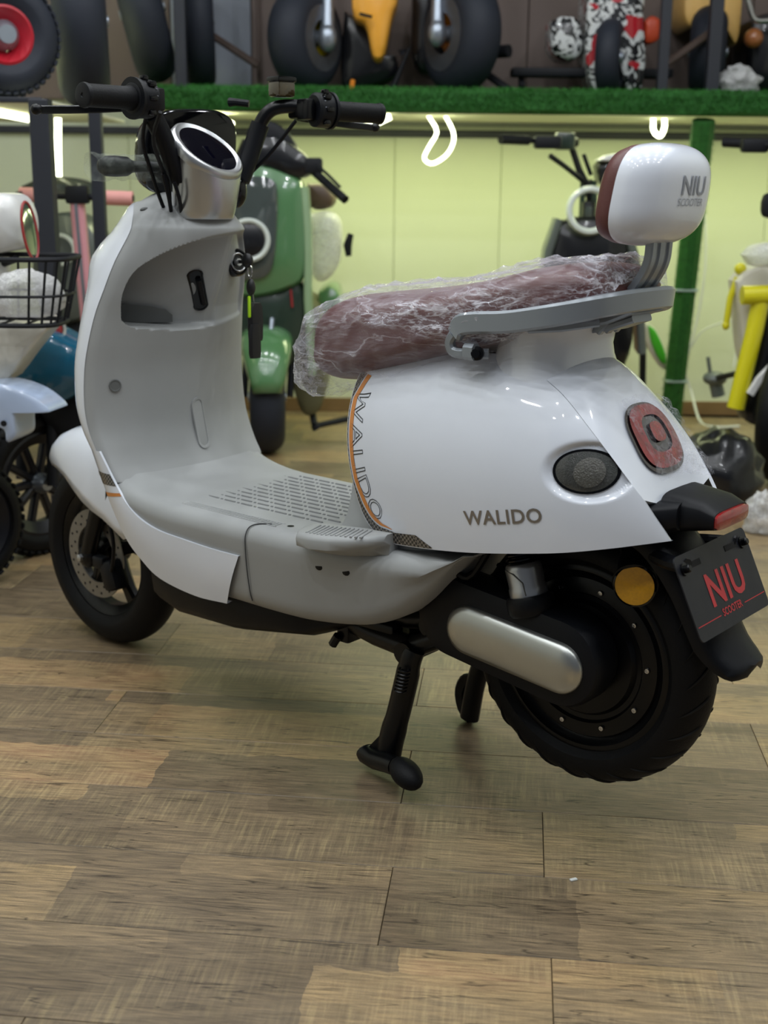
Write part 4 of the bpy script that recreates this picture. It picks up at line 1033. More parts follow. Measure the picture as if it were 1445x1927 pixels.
for k in range(5):
    a = 2*PI*k/5; m.bar([(.03*math.cos(a), .041, .03*math.sin(a)), (.07*math.cos(a), .0415, .07*math.sin(a))], .012, .004, up=(-math.sin(a), 0, math.cos(a)))
fpart(m, 'disc_carrier', 'black', fw_, smooth=0)
m = MB()
for y in (-1, 1):
    m.tube([(.0, .070*y, 0), (-.02, .070*y, .05), (-.075, .068*y, .18), (-.12, .066*y, .30), (-.15, .06*y, .36)], [.018, .019, .020, .020, .022], 16)
    m.ell((0, .07*y, 0), (.026, .02, .028), 14, 10)
m.tube([(0, -.085, 0), (0, .085, 0)], .009, 10); m.bar([(-.15, -.075, .36), (-.15, .075, .36)], .04, .06); m.tube([(-.15, 0, .36), (-.33, 0, .74)], .028, 16)
fk = fpart(m, 'fork', 'blacksteel')
fpart(MB().lathe([(.0085, .0), (.0085, .008), (.004, .010), (.0001, .010)], (0.0, .088, .0), (0, 1, 0), 6), 'axle_nut', 'silver', fk)
m = MB().box((-.082, .060, -.030), (.05, .045, .07), .012, Matrix.Rotation(.35, 3, 'Y')); m.box((-.05, .07, -.005), (.04, .025, .03), .006); fpart(m, 'brake_caliper', 'black', fk)
m = MB().tube(curve_pts([(-.09, .075, -.03), (-.12, .085, .05), (-.11, .09, .15), (-.14, .085, .28)], 16), .0045, 8); fpart(m, 'brake_hose', 'black', fk)
rings = []
for a_, ri, w_, ro in ((41, .270, .010, .275), (44, .258, .028, .283), (48, .245, .044, .289), (55, .228, .060, .293), (64, .208, .076, .295), (74, .184, .086, .295), (86, .156, .093, .295), (100, .138, .096, .295), (116, .135, .097, .294), (132, .148, .097, .292), (146, .165, .096, .289), (156, .185, .094, .286)):
    a = math.radians(a_); ring = []
    for k in range(31):
        f = PI*k/30; c, q = math.cos(f), math.sin(f); r = ri+(ro-ri)*abs(q)**.85; t = w_*math.copysign(abs(c)**.72, c)
        ring.append((r*math.cos(a), t, r*math.sin(a)))
    rings.append(ring)
m = MB().loft(rings, closed=False, cap=False)
fpart(m, 'front_fender', 'white', smooth=60, solid=.003)

# ---- keys hanging from the ignition lock, film on the tail lamp, bubble wrap on the indicator
kb = S0.matrix_basis @ (KL+kn*.02); RZ = S0.matrix_basis.to_3x3()
K0 = thing('key_ring', 'bunch of keys with black remote fobs and lime tag hanging from the scooter ignition lock', 'keys', kb, math.radians(180-39.6))
kd = V((kn.x, kn.y, kn.z))
M['fob'] = mat('fob_black', (14, 14, 17), 0.5, bump=0.1, var=0.1)
def kpart(mb, name, m, **k): return mb.build(name, M[m], K0, **k)
m = MB().box(kd*.004, (.018, .003, .007), .001); m.ell(kd*.026, (.013, .011, .015), 16, 10); kpart(m, 'key_head', 'fob')
ring = [(kd*.034+V((.006*math.sin(a), .0, -.022+.012*math.cos(a)))) for a in [2*PI*k/24 for k in range(25)]]
kpart(MB().tube(ring, .0013, 6), 'split_ring', 'chrome')
kpart(MB().ell(kd*.034+V((0, -.002, -.054)), (.009, .010, .017), 14, 10), 'fob', 'fob')
kpart(MB().box(kd*.032+V((-.004, .006, -.093)), (.005, .007, .044), .0024), 'lime_tag', 'lime')
fo = MB(); fo.loft([[kd*.03+V((.004*0+x, -.016+.021*c*wd, -.128+hz)) for x, c in ((-.008, -.7), (-.010, 0), (-.008, .7), (0, 1), (.007, .7), (.007, -.7), (0, -1))] for hz, wd in ((.042, .55), (.034, .9), (.010, 1), (-.012, 1), (-.03, .95), (-.036, .8))])
kpart(fo, 'fob', 'fob'); fo = MB(); fo.loft([[kd*.03+V((x, -.006+.017*c*wd, -.168+hz)) for x, c in ((-.014, -.7), (-.016, 0), (-.014, .7), (-.008, 1), (-.002, .7), (-.002, -.7), (-.008, -1))] for hz, wd in ((.04, .7), (.02, 1), (-.02, 1), (-.030, .8))]); kpart(fo, 'fob', 'fob')
kpart(MB().tube([kd*.034+V((0, 0, -.034)), kd*.034+V((0, -.006, -.06)), kd*.032+V((0, -.012, -.085))], .0012, 6), 'chain', 'chrome')
# clear film over the tail lamp, loose on its right edge
G = []
for i in range(34):
    row = []
    for j in range(40):
        u_, v_ = i/33, j/39
        t = .050-.150*v_; s = -.046-.078*u_-.020*max(0, v_-.55)*(.4+u_)
        base = tz(s, max(-.10, min(.10, t)))-max(0, -t-.10)*.5
        lift = .011+.012*max(0, v_-.55)+.006*mn.noise(V((u_*7, v_*9, 1)))+.004*abs(mn.noise(V((u_*16, v_*18, 5))))
        row.append((s-.7*lift+.004*mn.noise(V((u_*12, v_*12, 8))), t, base+.7*lift))
    G.append(row)
FM = MB().grid(G).build('plastic_film', M['filmthin'], None, smooth=80); FM.matrix_world = S0.matrix_basis.copy()
tag(FM, 'torn piece of crinkled clear film stuck over the red tail lamp', 'plastic film')
G = []
for i in range(30):
    row = []
    for k in range(33):
        a = 2*PI*k/32; x = i/29; t = .085+.150*x
        r = .030+.006*math.sin(a*2+1)+.004*mn.noise(V((x*9, math.cos(a)*2, math.sin(a)*2)))-.004*math.sin(x*PI)
        row.append((.945+r*.8*math.cos(a), t, 1.071+r*math.sin(a)))
    G.append(row)
BWo = MB().grid(G).build('bubble_wrap_sleeve', M['bubble'], None, smooth=80); BWo.matrix_world = S0.matrix_basis @ RS
tag(BWo, 'clear bubble wrap sleeve around the left front turn signal of the white scooter', 'bubble wrap')
# ------------------------------------------------------------------ things behind the scooter
B = {}
B['green'] = mat('green_gloss', (84, 128, 84), 0.2, coat=0.9, var=0.06)
B['palegreen'] = mat('pale_green_edge', (150, 178, 140), 0.3, coat=0.4, var=0.05)
B['darkgreen'] = mat('dark_green', (34, 52, 42), 0.35, coat=0.4, var=0.1)
B['blk'] = mat('black_body', (14, 15, 20), 0.3, coat=0.4, spec=0.4, var=0.1)
B['matt'] = mat('matt_black', (16, 18, 24), 0.6, spec=0.3, var=0.2, bump=0.1)
B['smoke'] = mat('smoked_shield', (70, 78, 76), 0.08, coat=1.0, var=0.1)
B['ring'] = mat('headlamp_ring', (214, 222, 216), 0.25, coat=0.6, var=0.03)
B['teal'] = mat('teal_gloss', (10, 84, 112), 0.18, coat=1.0, var=0.06)
B['cream'] = mat('cream_panel', (206, 202, 190), 0.4, coat=0.3, var=0.04)
B['paleblue'] = mat('pale_blue_fender', (178, 194, 222), 0.25, coat=0.7, var=0.04)
B['pink'] = mat('pink_paint', (222, 156, 166), 0.4, var=0.05)
B['pinkgrip'] = mat('pink_grip', (224, 158, 152), 0.7, bump=0.3, bscale=120)
B['yellow'] = mat('yellow_frame', (214, 206, 24), 0.35, coat=0.4, var=0.05)
B['orange'] = mat('orange_fairing', (240, 170, 60), 0.3, coat=0.5, var=0.12, vscale=12)
B['yrim'] = mat('yellow_rim', (206, 186, 20), 0.4, var=0.08)
B['orim'] = mat('orange_rim', (226, 134, 30), 0.4, var=0.08)
B['redrim'] = mat('red_plastic_rim', (178, 24, 42), 0.4, var=0.08)
B['redor'] = mat('orange_red_paint', (200, 74, 40), 0.4, var=0.06)
B['lgreen'] = mat('bright_green', (70, 176, 40), 0.5, var=0.06)
B['brown'] = mat('brown_vinyl', (84, 66, 52), 0.5, var=0.1)
B['olive'] = mat('olive_panel', (92, 90, 62), 0.5, var=0.1)
B['steel'] = mat('fork_steel', (150, 158, 170), 0.3, metal=0.7, var=0.1)
B['disc'] = mat('disc_grey', (96, 100, 108), 0.4, metal=0.6, var=0.2, vscale=40)
B['wheelgrey'] = mat('tyre_slate', (38, 42, 52), 0.6, spec=0.3, var=0.15, bump=0.3, bscale=60)
B['rimdark'] = mat('rim_dark', (18, 19, 26), 0.35, spec=0.4, var=0.1)
B['rustbar'] = mat('brown_bar', (74, 58, 50), 0.6, var=0.15)
B['white'] = mat('white_shell', (214, 214, 212), 0.3, coat=0.6, var=0.03)
B['mirror'] = mat('mirror_glass', (170, 180, 176), 0.06, metal=0.9, var=0.1)
B['redtrim'] = mat('red_trim', (150, 44, 46), 0.35, var=0.06)
B['cable'] = mat('white_cable', (205, 208, 205), 0.5, var=0.03)
B['amberlamp'] = mat('amber_lamp', (150, 92, 50), 0.25, coat=0.6, var=0.2)
B['bagblack'] = mat('black_bag_plastic', (12, 13, 17), 0.3, coat=0.3, spec=0.4, bump=1.0, bscale=18, var=0.1)
B['yellowcream'] = mat('yellow_cream_shell', (236, 190, 110), 0.35, coat=0.5, var=0.15, vscale=6)
B['greyshell'] = mat('dark_grey_shell', (92, 100, 96), 0.4, coat=0.3, var=0.06)
def graffiti():
    m = bpy.data.materials.new('splatter_print'); m.use_nodes = True; nt = m.node_tree; b = nt.nodes['Principled BSDF']; b.inputs['Roughness'].default_value = 0.25; b.inputs['Coat Weight'].default_value = 0.6
    tc = nt.nodes.new('ShaderNodeTexCoord'); n = nt.nodes.new('ShaderNodeTexNoise'); n.inputs['Scale'].default_value = 22; n.inputs['Detail'].default_value = 4; n.inputs['Distortion'].default_value = 1.8
    n2 = nt.nodes.new('ShaderNodeTexNoise'); n2.inputs['Scale'].default_value = 9; n2.inputs['Detail'].default_value = 1
    for q in (n, n2): nt.links.new(tc.outputs['Object'], q.inputs['Vector'])
    r = nt.nodes.new('ShaderNodeValToRGB'); r.color_ramp.interpolation = 'CONSTANT'; e = r.color_ramp.elements
    e[0].position = 0; e[0].color = (*lin((18, 19, 24)), 1); e[1].position = 0.49; e[1].color = (*lin((214, 216, 216)), 1)
    r2 = nt.nodes.new('ShaderNodeValToRGB'); r2.color_ramp.interpolation = 'CONSTANT'; e2 = r2.color_ramp.elements; e2[0].color = (0, 0, 0, 1); e2[1].position = 0.60; e2[1].color = (1, 1, 1, 1)
    mx = nt.nodes.new('ShaderNodeMix'); mx.data_type = 'RGBA'; mx.inputs[7].default_value = (*lin((178, 26, 40)), 1)
    nt.links.new(n.outputs['Fac'], r.inputs[0]); nt.links.new(n2.outputs['Fac'], r2.inputs[0]); nt.links.new(r2.outputs[0], mx.inputs[0]); nt.links.new(r.outputs[0], mx.inputs[6]); nt.links.new(mx.outputs[2], b.inputs['Base Color']); return m
B['splat'] = graffiti()

class Thing:
    """a thing at a base point whose parts are given in world coordinates"""
    def __init__(s, name, label, cat, base, group=None):
        s.b = V(base); s.e = thing(name, label, cat, s.b, 0, group)
    def part(s, mb, name, m, parent=None, label=None, **k):
        mm = B.get(m) or M.get(m) if isinstance(m, str) else m
        o = mb.build(name, mm, parent or s.e, M=Matrix.Translation(-s.b), **k)
        if label: o['label'] = label
        return o
def puff(P, d, bulge=0.02, edge=0.015, n=4):
    """rounded slab: outline P (3D points), thickness vector d away from the viewer, front swelling by bulge"""
    P = [V(p) for p in P]; c = sum(P, V((0, 0, 0)))/len(P); dn = V(d).normalized(); rings = [[p+V(d) for p in P], P]
    for i in range(1, n+1):
        q = i/n; sc = 1-q**2*0.97; lift = bulge*(1-(1-q)**2)
        rings.append([c+(p-c)*sc-dn*lift for p in P])
    return MB().loft(rings)
def smooth_poly(P, n=40):
    P = [tuple(p) for p in P]; return [V(p) for p in curve_pts(P+[P[0]], n+1)[:-1]]
def wheel(T, c, ax, R, w_, rim_r, rim='rimdark', tyre='rubber', spokes=6, hub=.03, knob=0, disc=None):
    c = V(c); ax = V(ax).normalized()
    t = T.part(MB().lathe(tyre_profile(R, w_, rim_r), c, ax, 56), 'tyre', tyre)
    T.part(MB().lathe([(rim_r+.002, -w_*.75), (rim_r-.02, -w_*.45), (rim_r-.026, 0), (rim_r-.02, w_*.45), (rim_r+.002, w_*.75), (rim_r-.006, w_*.8), (rim_r-.036, w_*.3), (rim_r-.036, -w_*.3), (rim_r-.006, -w_*.8), (rim_r+.002, -w_*.75)], c, ax, 48), 'wheel_rim', rim, t)
    e = ax.orthogonal().normalized(); g = ax.cross(e)
    for k in range(spokes):
        a = 2*PI*k/spokes; d = e*math.cos(a)+g*math.sin(a)
        T.part(MB().bar([c+d*hub*.7, c+d*(rim_r-.025)], .022, w_*.6, up=ax.cross(d)), 'spoke', rim, t)
    T.part(MB().lathe([(.0001, -w_*1.1), (hub*.6, -w_*1.1), (hub, -w_*.6), (hub, w_*.6), (hub*.6, w_*1.1), (.0001, w_*1.1)], c, ax, 24), 'wheel_hub', 'steel', t)
    if knob:
        m = MB()
        for k in range(knob):
            a = 2*PI*k/knob
            for sgn in (-1, 0, 1):
                d = e*math.cos(a+.06*(sgn == 0)) + g*math.sin(a+.06*(sgn == 0)); rr = R+.001-(.010 if sgn else 0); pp = c+d*rr+ax*(sgn*w_*.62)
                m.box(pp, (.016, .020, .008), .002, Matrix((d.cross(ax), ax, d)).transposed(), seg=1)
        o = T.part(m, 'tread_blocks', tyre, t, smooth=0); o['kind'] = 'stuff'
    if disc:
        T.part(MB().lathe([(disc*.55, w_*.95), (disc, w_*.95), (disc, w_*1.02), (disc*.55, w_*1.02), (disc*.55, w_*.95)], c, ax, 40), 'brake_disc', 'disc', t)
    return t
def handle(T, p0, p1, grip_m, gl=.10, r=.013, parent=None):
    p0, p1 = V(p0), V(p1); d = (p1-p0).normalized()
    h = T.part(MB().tube([p0, p1], r*.8, 12), 'handlebar', 'matt', parent)
    for q, dd in ((p0, d), (p1, -d)): T.part(MB().tube([q, q+dd*gl], r*1.35, 14), 'grip', grip_m, h)
    return h

# ---- green scooter, front towards us, behind the leg shield
Y = 4.95; T = Thing('green_scooter', 'glossy green scooter facing forward under the grass shelf, smoked front panel and round headlamp', 'scooter', (at(500, 850, Y).x, Y+.1, 0))
d = (0.0, .10, 0)
fp = T.part(puff(smooth_poly([at(x, y, Y) for x, y in ((400, 330), (470, 305), (540, 322), (572, 352), (578, 430), (572, 520), (540, 545), (470, 560), (415, 540), (396, 430))], 44), d, .05), 'front_panel', 'green')
T.part(puff(smooth_poly([at(x, y, Y-.055) for x, y in ((425, 345), (470, 332), (512, 338), (522, 370), (518, 470), (505, 515), (470, 526), (430, 515), (418, 440))], 44), (0, .02, 0), .018), 'smoked_shield', 'smoke', fp)
hc = at(468, 452, Y-.08); T.part(MB().lathe([(.062, 0), (.066, .012), (.074, .016), (.082, .010), (.084, -.012)], hc, (0.1, -1, .05), 40), 'headlamp_ring', 'ring', fp)
T.part(MB().lathe([(.0001, .012), (.03, .012), (.06, .004), (.064, -.01)], hc, (0.1, -1, .05), 32), 'headlamp', 'blk', fp)
T.part(MB().bar([at(574, 352, Y+.02), at(580, 430, Y+.02), at(580, 560, Y+.04), at(588, 700, Y+.10)], .03, .10, up=(1, 0, 0)), 'leg_shield_edge', 'palegreen')
T.part(puff(smooth_poly([at(x, y, Y+.03) for x, y in ((440, 535), (520, 545), (560, 525), (575, 560), (566, 640), (540, 690), (470, 690), (430, 600))], 36), d, .03), 'lower_fairing', 'darkgreen')
T.part(MB().bar([at(547, 545, Y-.0), at(550, 578, Y-.0)], .009, .008, up=(1, 0, 0)), 'side_marker', 'redtrim')
T.part(puff(smooth_poly([at(x, y, Y+.12) for x, y in ((566, 560), (605, 600), (610, 740), (592, 778), (566, 770), (548, 690))], 30), (0, .5, 0), .02), 'body_side', 'olive')
wc = at(502, 715, Y+.02); wc.z = .225
wheel(T, wc, (.96, .10, 0), .225, .070, .13, tyre='wheelgrey')
rings = []
for a_ in np.linspace(12, 165, 16):
    a = math.radians(a_); fd = V((-.10, .96, 0)); sd = V((.96, .10, 0)); ring = []
    for k in range(15):
        f = PI*k/14; r = .225+.065*math.sin(f)**.8*(math.sin(a)**.3); ring.append(wc+fd*(-r*math.cos(a))+V((0, 0, r*math.sin(a)))+sd*((.045+.065*math.sin(a))*math.cos(f)))
    rings.append(ring)
T.part(MB().loft(rings, closed=False, cap=False), 'front_fender', 'green', solid=.004)
fk = MB()
for u in (-.095, .095): fk.tube([wc+V((.96*u, .1*u, 0)), wc+V((.96*u+.02, .1*u+.10, .42))], .014, 12)
T.part(fk.tube([wc+V((.02, .10, .40)), wc+V((.05, .2, .85))], .03, 12), 'fork', 'matt')
T.part(MB().tube([at(512, 600, Y-.02), at(508, 645, Y-.06)], .010, 10), 'fork_tube', 'steel')
T.part(puff(smooth_poly([at(x, y, Y) for x, y in ((455, 262), (520, 258), (575, 292), (592, 318), (560, 336), (500, 316), (440, 312))], 30), (0, .12, 0), .03), 'dashboard', 'blk')
T.part(puff(smooth_poly([at(x, y, Y+.08) for x, y in ((462, 250), (480, 226), (520, 232), (548, 258), (560, 296), (480, 290))], 30), (0, .06, 0), .02), 'windscreen', 'matt')
hb_ = handle(T, at(585, 318, Y+.02), at(650, 376, Y-.12), 'matt', .12, .012)
T.part(MB().box(at(590, 312, Y), (.07, .05, .06), .012), 'switch_housing', 'matt', hb_); T.part(MB().tube([at(596, 310, Y-.05), at(618, 330, Y-.09), at(640, 352, Y-.12)], .006, 8), 'brake_lever', 'matt', hb_)
T.part(puff(smooth_poly([at(x, y, Y+.35) for x, y in ((578, 345), (612, 348), (628, 372), (618, 392), (585, 390))], 24), (0, .3, 0), .03), 'seat', 'brown')
T.part(puff(smooth_poly([at(x, y, Y+.40) for x, y in ((600, 548), (622, 540), (640, 560), (640, 640), (610, 660), (596, 600))], 24), (0, .4, 0), .03), 'rear_body', 'green')
m = MB().tube([at(660, 440, Y+.3), at(654, 462, Y+.3), at(656, 482, Y+.3)], [.012, .018, .012], 10); T.part(m, 'passenger_peg', 'matt')
m = MB().tube([at(585, 765, Y+.2), at(592, 800, Y+.12)], .014, 10); m.tube([at(592, 802, Y+.12), at(655, 788, Y+.2)], .013, 10); m.tube([at(592, 800, Y+.12), at(596, 808, Y+.12)], .018, 10); T.part(m, 'kickstand', 'matt')
wb_ = smooth_poly([at(x, y, Y+.30) for x, y in ((580, 404), (612, 398), (636, 412), (642, 450), (636, 500), (612, 528), (590, 520), (580, 460))], 30)
o = puff(wb_, (0, .2, 0), .05).build('plastic_bag', M['bag'], smooth=70); tag(o, 'milky plastic wrapping round the rear of the green scooter', 'plastic wrap')

# ---- black scooter with white ring headlamp, against the wall
Y = 5.25; T = Thing('ring_light_scooter', 'black scooter with white ring-shaped headlamp facing forward under the grass shelf behind the brown seat', 'scooter', (at(1110, 500, Y).x, Y+.15, 0))
T.part(puff(smooth_poly([at(x, y, Y) for x, y in ((1052, 418), (1090, 408), (1140, 410), (1172, 430), (1184, 500), (1190, 640), (1150, 720), (1080, 720), (1036, 640), (1034, 500))], 40), (0, .10, 0), .05), 'front_panel', 'blk')
for xs in ((1050, 412, 1030, 470, 1018, 560, 1014, 660), (1176, 428, 1190, 480, 1200, 560, 1204, 660)):
    T.part(MB().bar([at(xs[0], xs[1], Y+.03), at(xs[2], xs[3], Y+.03), at(xs[4], xs[5], Y+.05), at(xs[6], xs[7], Y+.08)], .035, .12, up=(1, 0, 0)), 'leg_shield_edge', 'greyshell')
rc = at(1110, 396, Y-.07); hl = T.part(MB().lathe([(.070, -.012), (.072, .008), (.080, .016), (.092, .014), (.0985, 0), (.096, -.014), (.070, -.012)], rc, (.05, -1, .08), 48), 'headlamp_ring', 'ring')
T.part(MB().box(at(1107, 398, Y+.02), (.055, .05, .085), .012), 'lamp_block', 'blk', hl); T.part(MB().box(at(1107, 398, Y-.006), (.03, .01, .045), .006), 'lamp_lens', 'smoke', hl)
m = MB()
for s_ in (-1, 1): m.tube([at(1107+s_*10, 340, Y+.05), at(1107+s_*14, 440, Y+.06)], .012, 10)
T.part(m, 'fork', 'darkgreen', None)
T.part(puff(smooth_poly([at(x, y, Y+.04) for x, y in ((1122, 312), (1140, 298), (1176, 296), (1184, 330), (1170, 352), (1130, 346))], 24), (0, .1, 0), .03), 'dashboard', 'blk')
T.part(puff(smooth_poly([at(x, y, Y-.01) for x, y in ((1124, 302), (1146, 291), (1180, 290), (1184, 302), (1150, 304))], 20), (0, .1, 0), .01), 'dashboard_cap', 'white')
h = handle(T, at(942, 262, Y-.12), at(1084, 268, Y+.1), 'matt', .14, .014)
T.part(MB().box(at(1030, 268, Y-.02), (.11, .06, .05), .012), 'switch_housing', 'matt', h); T.part(MB().box(at(1062, 266, Y+.04), (.08, .06, .07), .012), 'brake_reservoir', 'darkgreen', h)
m = MB().tube([at(1035, 293, Y-.1), at(1062, 312, Y-.06), at(1104, 346, Y+.03)], .011, 10); T.part(m, 'turn_signal_arm', 'matt')
m = MB().tube([at(1076, 278, Y+.06), at(1090, 320, Y+.06), at(1104, 348, Y+.06)], .014, 10); m.tube([at(1098, 290, Y+.08), at(1112, 330, Y+.08)], .009, 8); m.tube([at(1107, 340, Y+.06), at(1125, 470, Y+.12)], .02, 10); T.part(m, 'bar_riser', 'matt')
wc = at(1110, 740, Y); wc.z = .22; wheel(T, wc, (.95, -.3, 0), .22, .055, .13)
T.part(MB().tube([wc, wc+V((.02, .10, .55))], .05, 12), 'steering_tube', 'matt')

# ---- scooter with yellow frame at the right edge
Y = 4.55; T = Thing('yellow_frame_scooter', 'black and white scooter with yellow tube frame at the right edge under the shelf', 'scooter', (at(1440, 890, Y).x, Y, 0))
T.part(MB().tube([at(1434, 550, Y-.02), at(1420, 620, Y-.02), at(1384, 768, Y-.02)], .032, 16), 'frame_tube', 'yellow')
T.part(MB().tube([at(1396, 556, Y-.03), at(1450, 554, Y-.03)], .034, 16), 'frame_joint', 'yellow')
m = MB().tube([at(1388, 522, Y+.1), at(1374, 560, Y+.1), at(1366, 612, Y+.1)], .012, 12); m.ell(at(1393, 506, Y+.1), (.022, .022, .022)); m.ell(at(1366, 612, Y+.1), (.014, .014, .018)); T.part(m, 'frame_arm', 'yellow')
T.part(puff(smooth_poly([at(x, y, Y+.06) for x, y in ((1386, 530), (1410, 508), (1460, 505), (1480, 600), (1420, 690), (1400, 670), (1392, 600))], 30), (0, .12, 0), .03), 'front_panel', 'cream')
T.part(puff(smooth_poly([at(x, y, Y+.03) for x, y in ((1440, 570), (1500, 560), (1500, 800), (1420, 800), (1398, 770), (1420, 680))], 30), (0, .10, 0), .03), 'body', 'blk')
T.part(MB().bar([at(1452, 690, Y-.05), at(1428, 715, Y-.05), at(1411, 742, Y-.05)], .02, .03, up=(0, 1, 0)), 'fender_edge', 'white')
wc = at(1470, 830, Y-.02); wc.z = .25; wheel(T, wc, (.85, -.5, 0), .25, .05, .17, rim='steel', spokes=8)
h = handle(T, at(1362, 268, Y+.3), at(1500, 276, Y+.1), 'matt', .10, .013); T.part(MB().box(at(1420, 274, Y+.2), (.10, .05, .05), .012), 'switch_housing', 'matt', h)
T.part(puff(smooth_poly([at(x, y, Y-.1) for x, y in ((1436, 380), (1446, 364), (1490, 364), (1490, 412), (1446, 410), (1436, 400))], 24), (0, .03, 0), .01), 'mirror', 'matt')
T.part(MB().tube([at(1460, 270, Y+.15), at(1462, 520, Y+.1)], .02, 10), 'steering_tube', 'matt')
m = MB().ell(at(1345, 712, Y+.55), (.05, .05, .03), 14, 8); m.tube([at(1332, 672, Y+.55), at(1338, 712, Y+.55)], .008, 8); m.tube([at(1345, 715, Y+.55), at(1352, 745, Y+.55)], .028, 10); T.part(m, 'side_lamp', 'greyshell')
T.part(MB().tube([at(1345, 712, Y+.55), at(1400, 700, Y+.2)], .012, 8), 'lamp_arm', 'matt')
o = puff(smooth_poly([at(x, y, Y-.06) for x, y in ((1400, 480), (1420, 462), (1460, 458), (1490, 476), (1480, 498), (1420, 502))], 28), (0, .05, 0), .04).build('plastic_bag', M['bag'], smooth=70); tag(o, 'grey plastic wrap bundled on top of the yellow framed scooter', 'plastic wrap')

# ---- small things along the wall at the right
T = Thing('kick_scooter', 'kick scooter with orange red stem and green deck leaning at the wall', 'scooter', (at(1215, 745, 5.7).x, 5.7, 0))
T.part(MB().tube([at(1166, 600, 5.55), at(1150, 700, 5.6), at(1146, 790, 5.62)], .028, 14), 'stem', 'redor')
T.part(puff(smooth_poly([at(x, y, 5.6) for x, y in ((1210, 605), (1232, 618), (1252, 660), (1256, 694), (1240, 688), (1218, 650))], 24), (0, .03, 0), .006), 'deck_edge', 'cream')
T.part(puff(smooth_poly([at(x, y, 5.585) for x, y in ((1220, 612), (1234, 624), (1250, 660), (1252, 684), (1240, 676), (1226, 644))], 24), (0, .012, 0), .004), 'deck', 'lgreen')
T.part(MB().tube([at(1210, 645, 5.66), at(1208, 765, 5.66)], .016, 10), 'rear_leg', 'matt')
o = MB().tube(curve_pts([at(1312, 470, 5.8), at(1325, 400, 5.82), at(1327, 500, 5.82), at(1312, 600, 5.84), at(1290, 680, 5.85), at(1284, 700, 5.85)], 24), .006, 8).build('wall_cable', B['cable']); tag(o, 'pale grey cable hanging down the wall beside the grass post', 'cable')
fpts = [at(1284, 690, 5.87), at(1300, 735, 5.88)]; fz = at(1318, 775, 5.75); fz.z = .006; f2 = at(1345, 788, 5.6); f2.z = .006; f3 = at(1392, 786, 5.62); f3.z = .006
o = MB().tube(curve_pts(fpts+[fz, f2, f3], 24), .006, 8).build('floor_cable', B['cable']); tag(o, 'white cable running from the wall onto the floor beside the yellow framed scooter', 'cable')
o = MB().tube(curve_pts([at(1296, 660, 5.86), at(1320, 625, 5.84), at(1350, 610, 5.82), at(1380, 605, 5.8), at(1388, 640, 5.78), at(1380, 690, 5.76)], 24), .004, 8).build('wall_cable', B['cable']); tag(o, 'thin white cable looping across the wall toward the yellow framed scooter', 'cable')
def crumple(c, r, n=26, m_=16, amp=.25, sc=3.0, seed=0.0, flat=True):
    rings = []
    for i in range(m_+1):
        a = -PI/2+PI*i/m_; ring = []
        for k in range(n):
            dd = V((math.cos(a)*math.cos(2*PI*k/n), math.cos(a)*math.sin(2*PI*k/n), math.sin(a)))
            q = 1+amp*mn.noise(dd*sc+V((seed, 2*seed, 0)))+amp*.5*abs(mn.noise(dd*sc*2.6+V((seed, 0, 5))))
            p = V((dd.x*r[0]*q, dd.y*r[1]*q, dd.z*r[2]*q)); ring.append(V(c)+p)
        rings.append(ring)
    zmin = min(p.z for g_ in rings for p in g_)
    if flat: rings = [[V((p.x, p.y, max(p.z, V(c).z-r[2]*.75))) for p in g_] for g_ in rings]
    return MB().loft(rings)
c = at(1345, 940, 4.12); c.z = .115
o = crumple(c, (.15, .17, .145), seed=3.1).build('bin_bag', B['bagblack'], smooth=70); tag(o, 'crumpled black plastic bag lying on the floor behind the number plate', 'bag')
c = at(1440, 930, 3.80); c.z = .055
o = crumple(c, (.055, .05, .07), seed=7.7, amp=.4).build('plastic_scrap', M['bag'], smooth=70); tag(o, 'crumpled clear plastic on the floor beside the black bag', 'plastic wrap')

# ---- left rack: posts and board carrying the loose wheels
T = Thing('storage_rack', 'dark steel rack with upright posts and a shelf board on the left, carrying tyres', 'rack', (-1.2, 4.2, 0))
for (x, y_, Yp, wd) in ((94, 520, 3.85, .058), (190, 450, 4.0, .038)):
    p = at(x, y_, Yp); T.part(MB().box((p.x, Yp, .641), (wd, wd, 1.282), .004), 'post', 'rack', smooth=0)
T.part(MB().box((-1.72, 4.60, 1.288), (1.34, 1.22, .012), .003), 'shelf_board', 'shelfwhite', smooth=0)
T.part(MB().box((-1.72, 3.98, 1.288), (1.34, .02, .016), .003), 'front_rail', 'rack', smooth=0)
p = at(340, 80, 5.0)
for (x, wd, Yp, m_) in ((340, .045, 5.235, 'rack'), (487, .02, 5.7, 'rustbar')):
    p = at(x, 80, Yp); T_ = Thing('shelf_post', {340: 'slate grey upright post among the tyres on the grass shelf, left of the diagonal bar', 487: 'thin brown upright post on the shelf at the right of the grey wall board'}[x], 'post', (p.x, Yp, 1.42))
    T_.part(MB().box((p.x, Yp, 1.42+.75), (wd, wd, 1.5), .003), 'post_tube', m_, smooth=0)
o = MB().bar([at(392, 62, 5.62), at(486, 124, 5.62)], .03, .03, up=(0, 1, 0)).build('brace_bar', B['rustbar']); tag(o, 'brown diagonal brace bar in front of the grey wall board', 'bar')
for (x, wd, lab) in ((1344, .05, 'slate grey upright post on the shelf in front of the cream body at the right'), (1250, .04, 'black upright post on the shelf right of the splatter printed scooter')):
    p = at(x, 80, 5.32); T_ = Thing('shelf_post', lab, 'post', (p.x, 5.32, 1.42)); T_.part(MB().box((p.x, 5.32, 1.42+.75), (wd, wd, 1.5), .003), 'post_tube', 'rack', smooth=0)
o = MB().bar([at(1252, 122, 5.42), at(1336, 62, 5.42)], .03, .03, up=(0, 1, 0)).build('brace_bar', B['rustbar']); tag(o, 'brown diagonal brace bar between two posts on the shelf at right', 'bar')

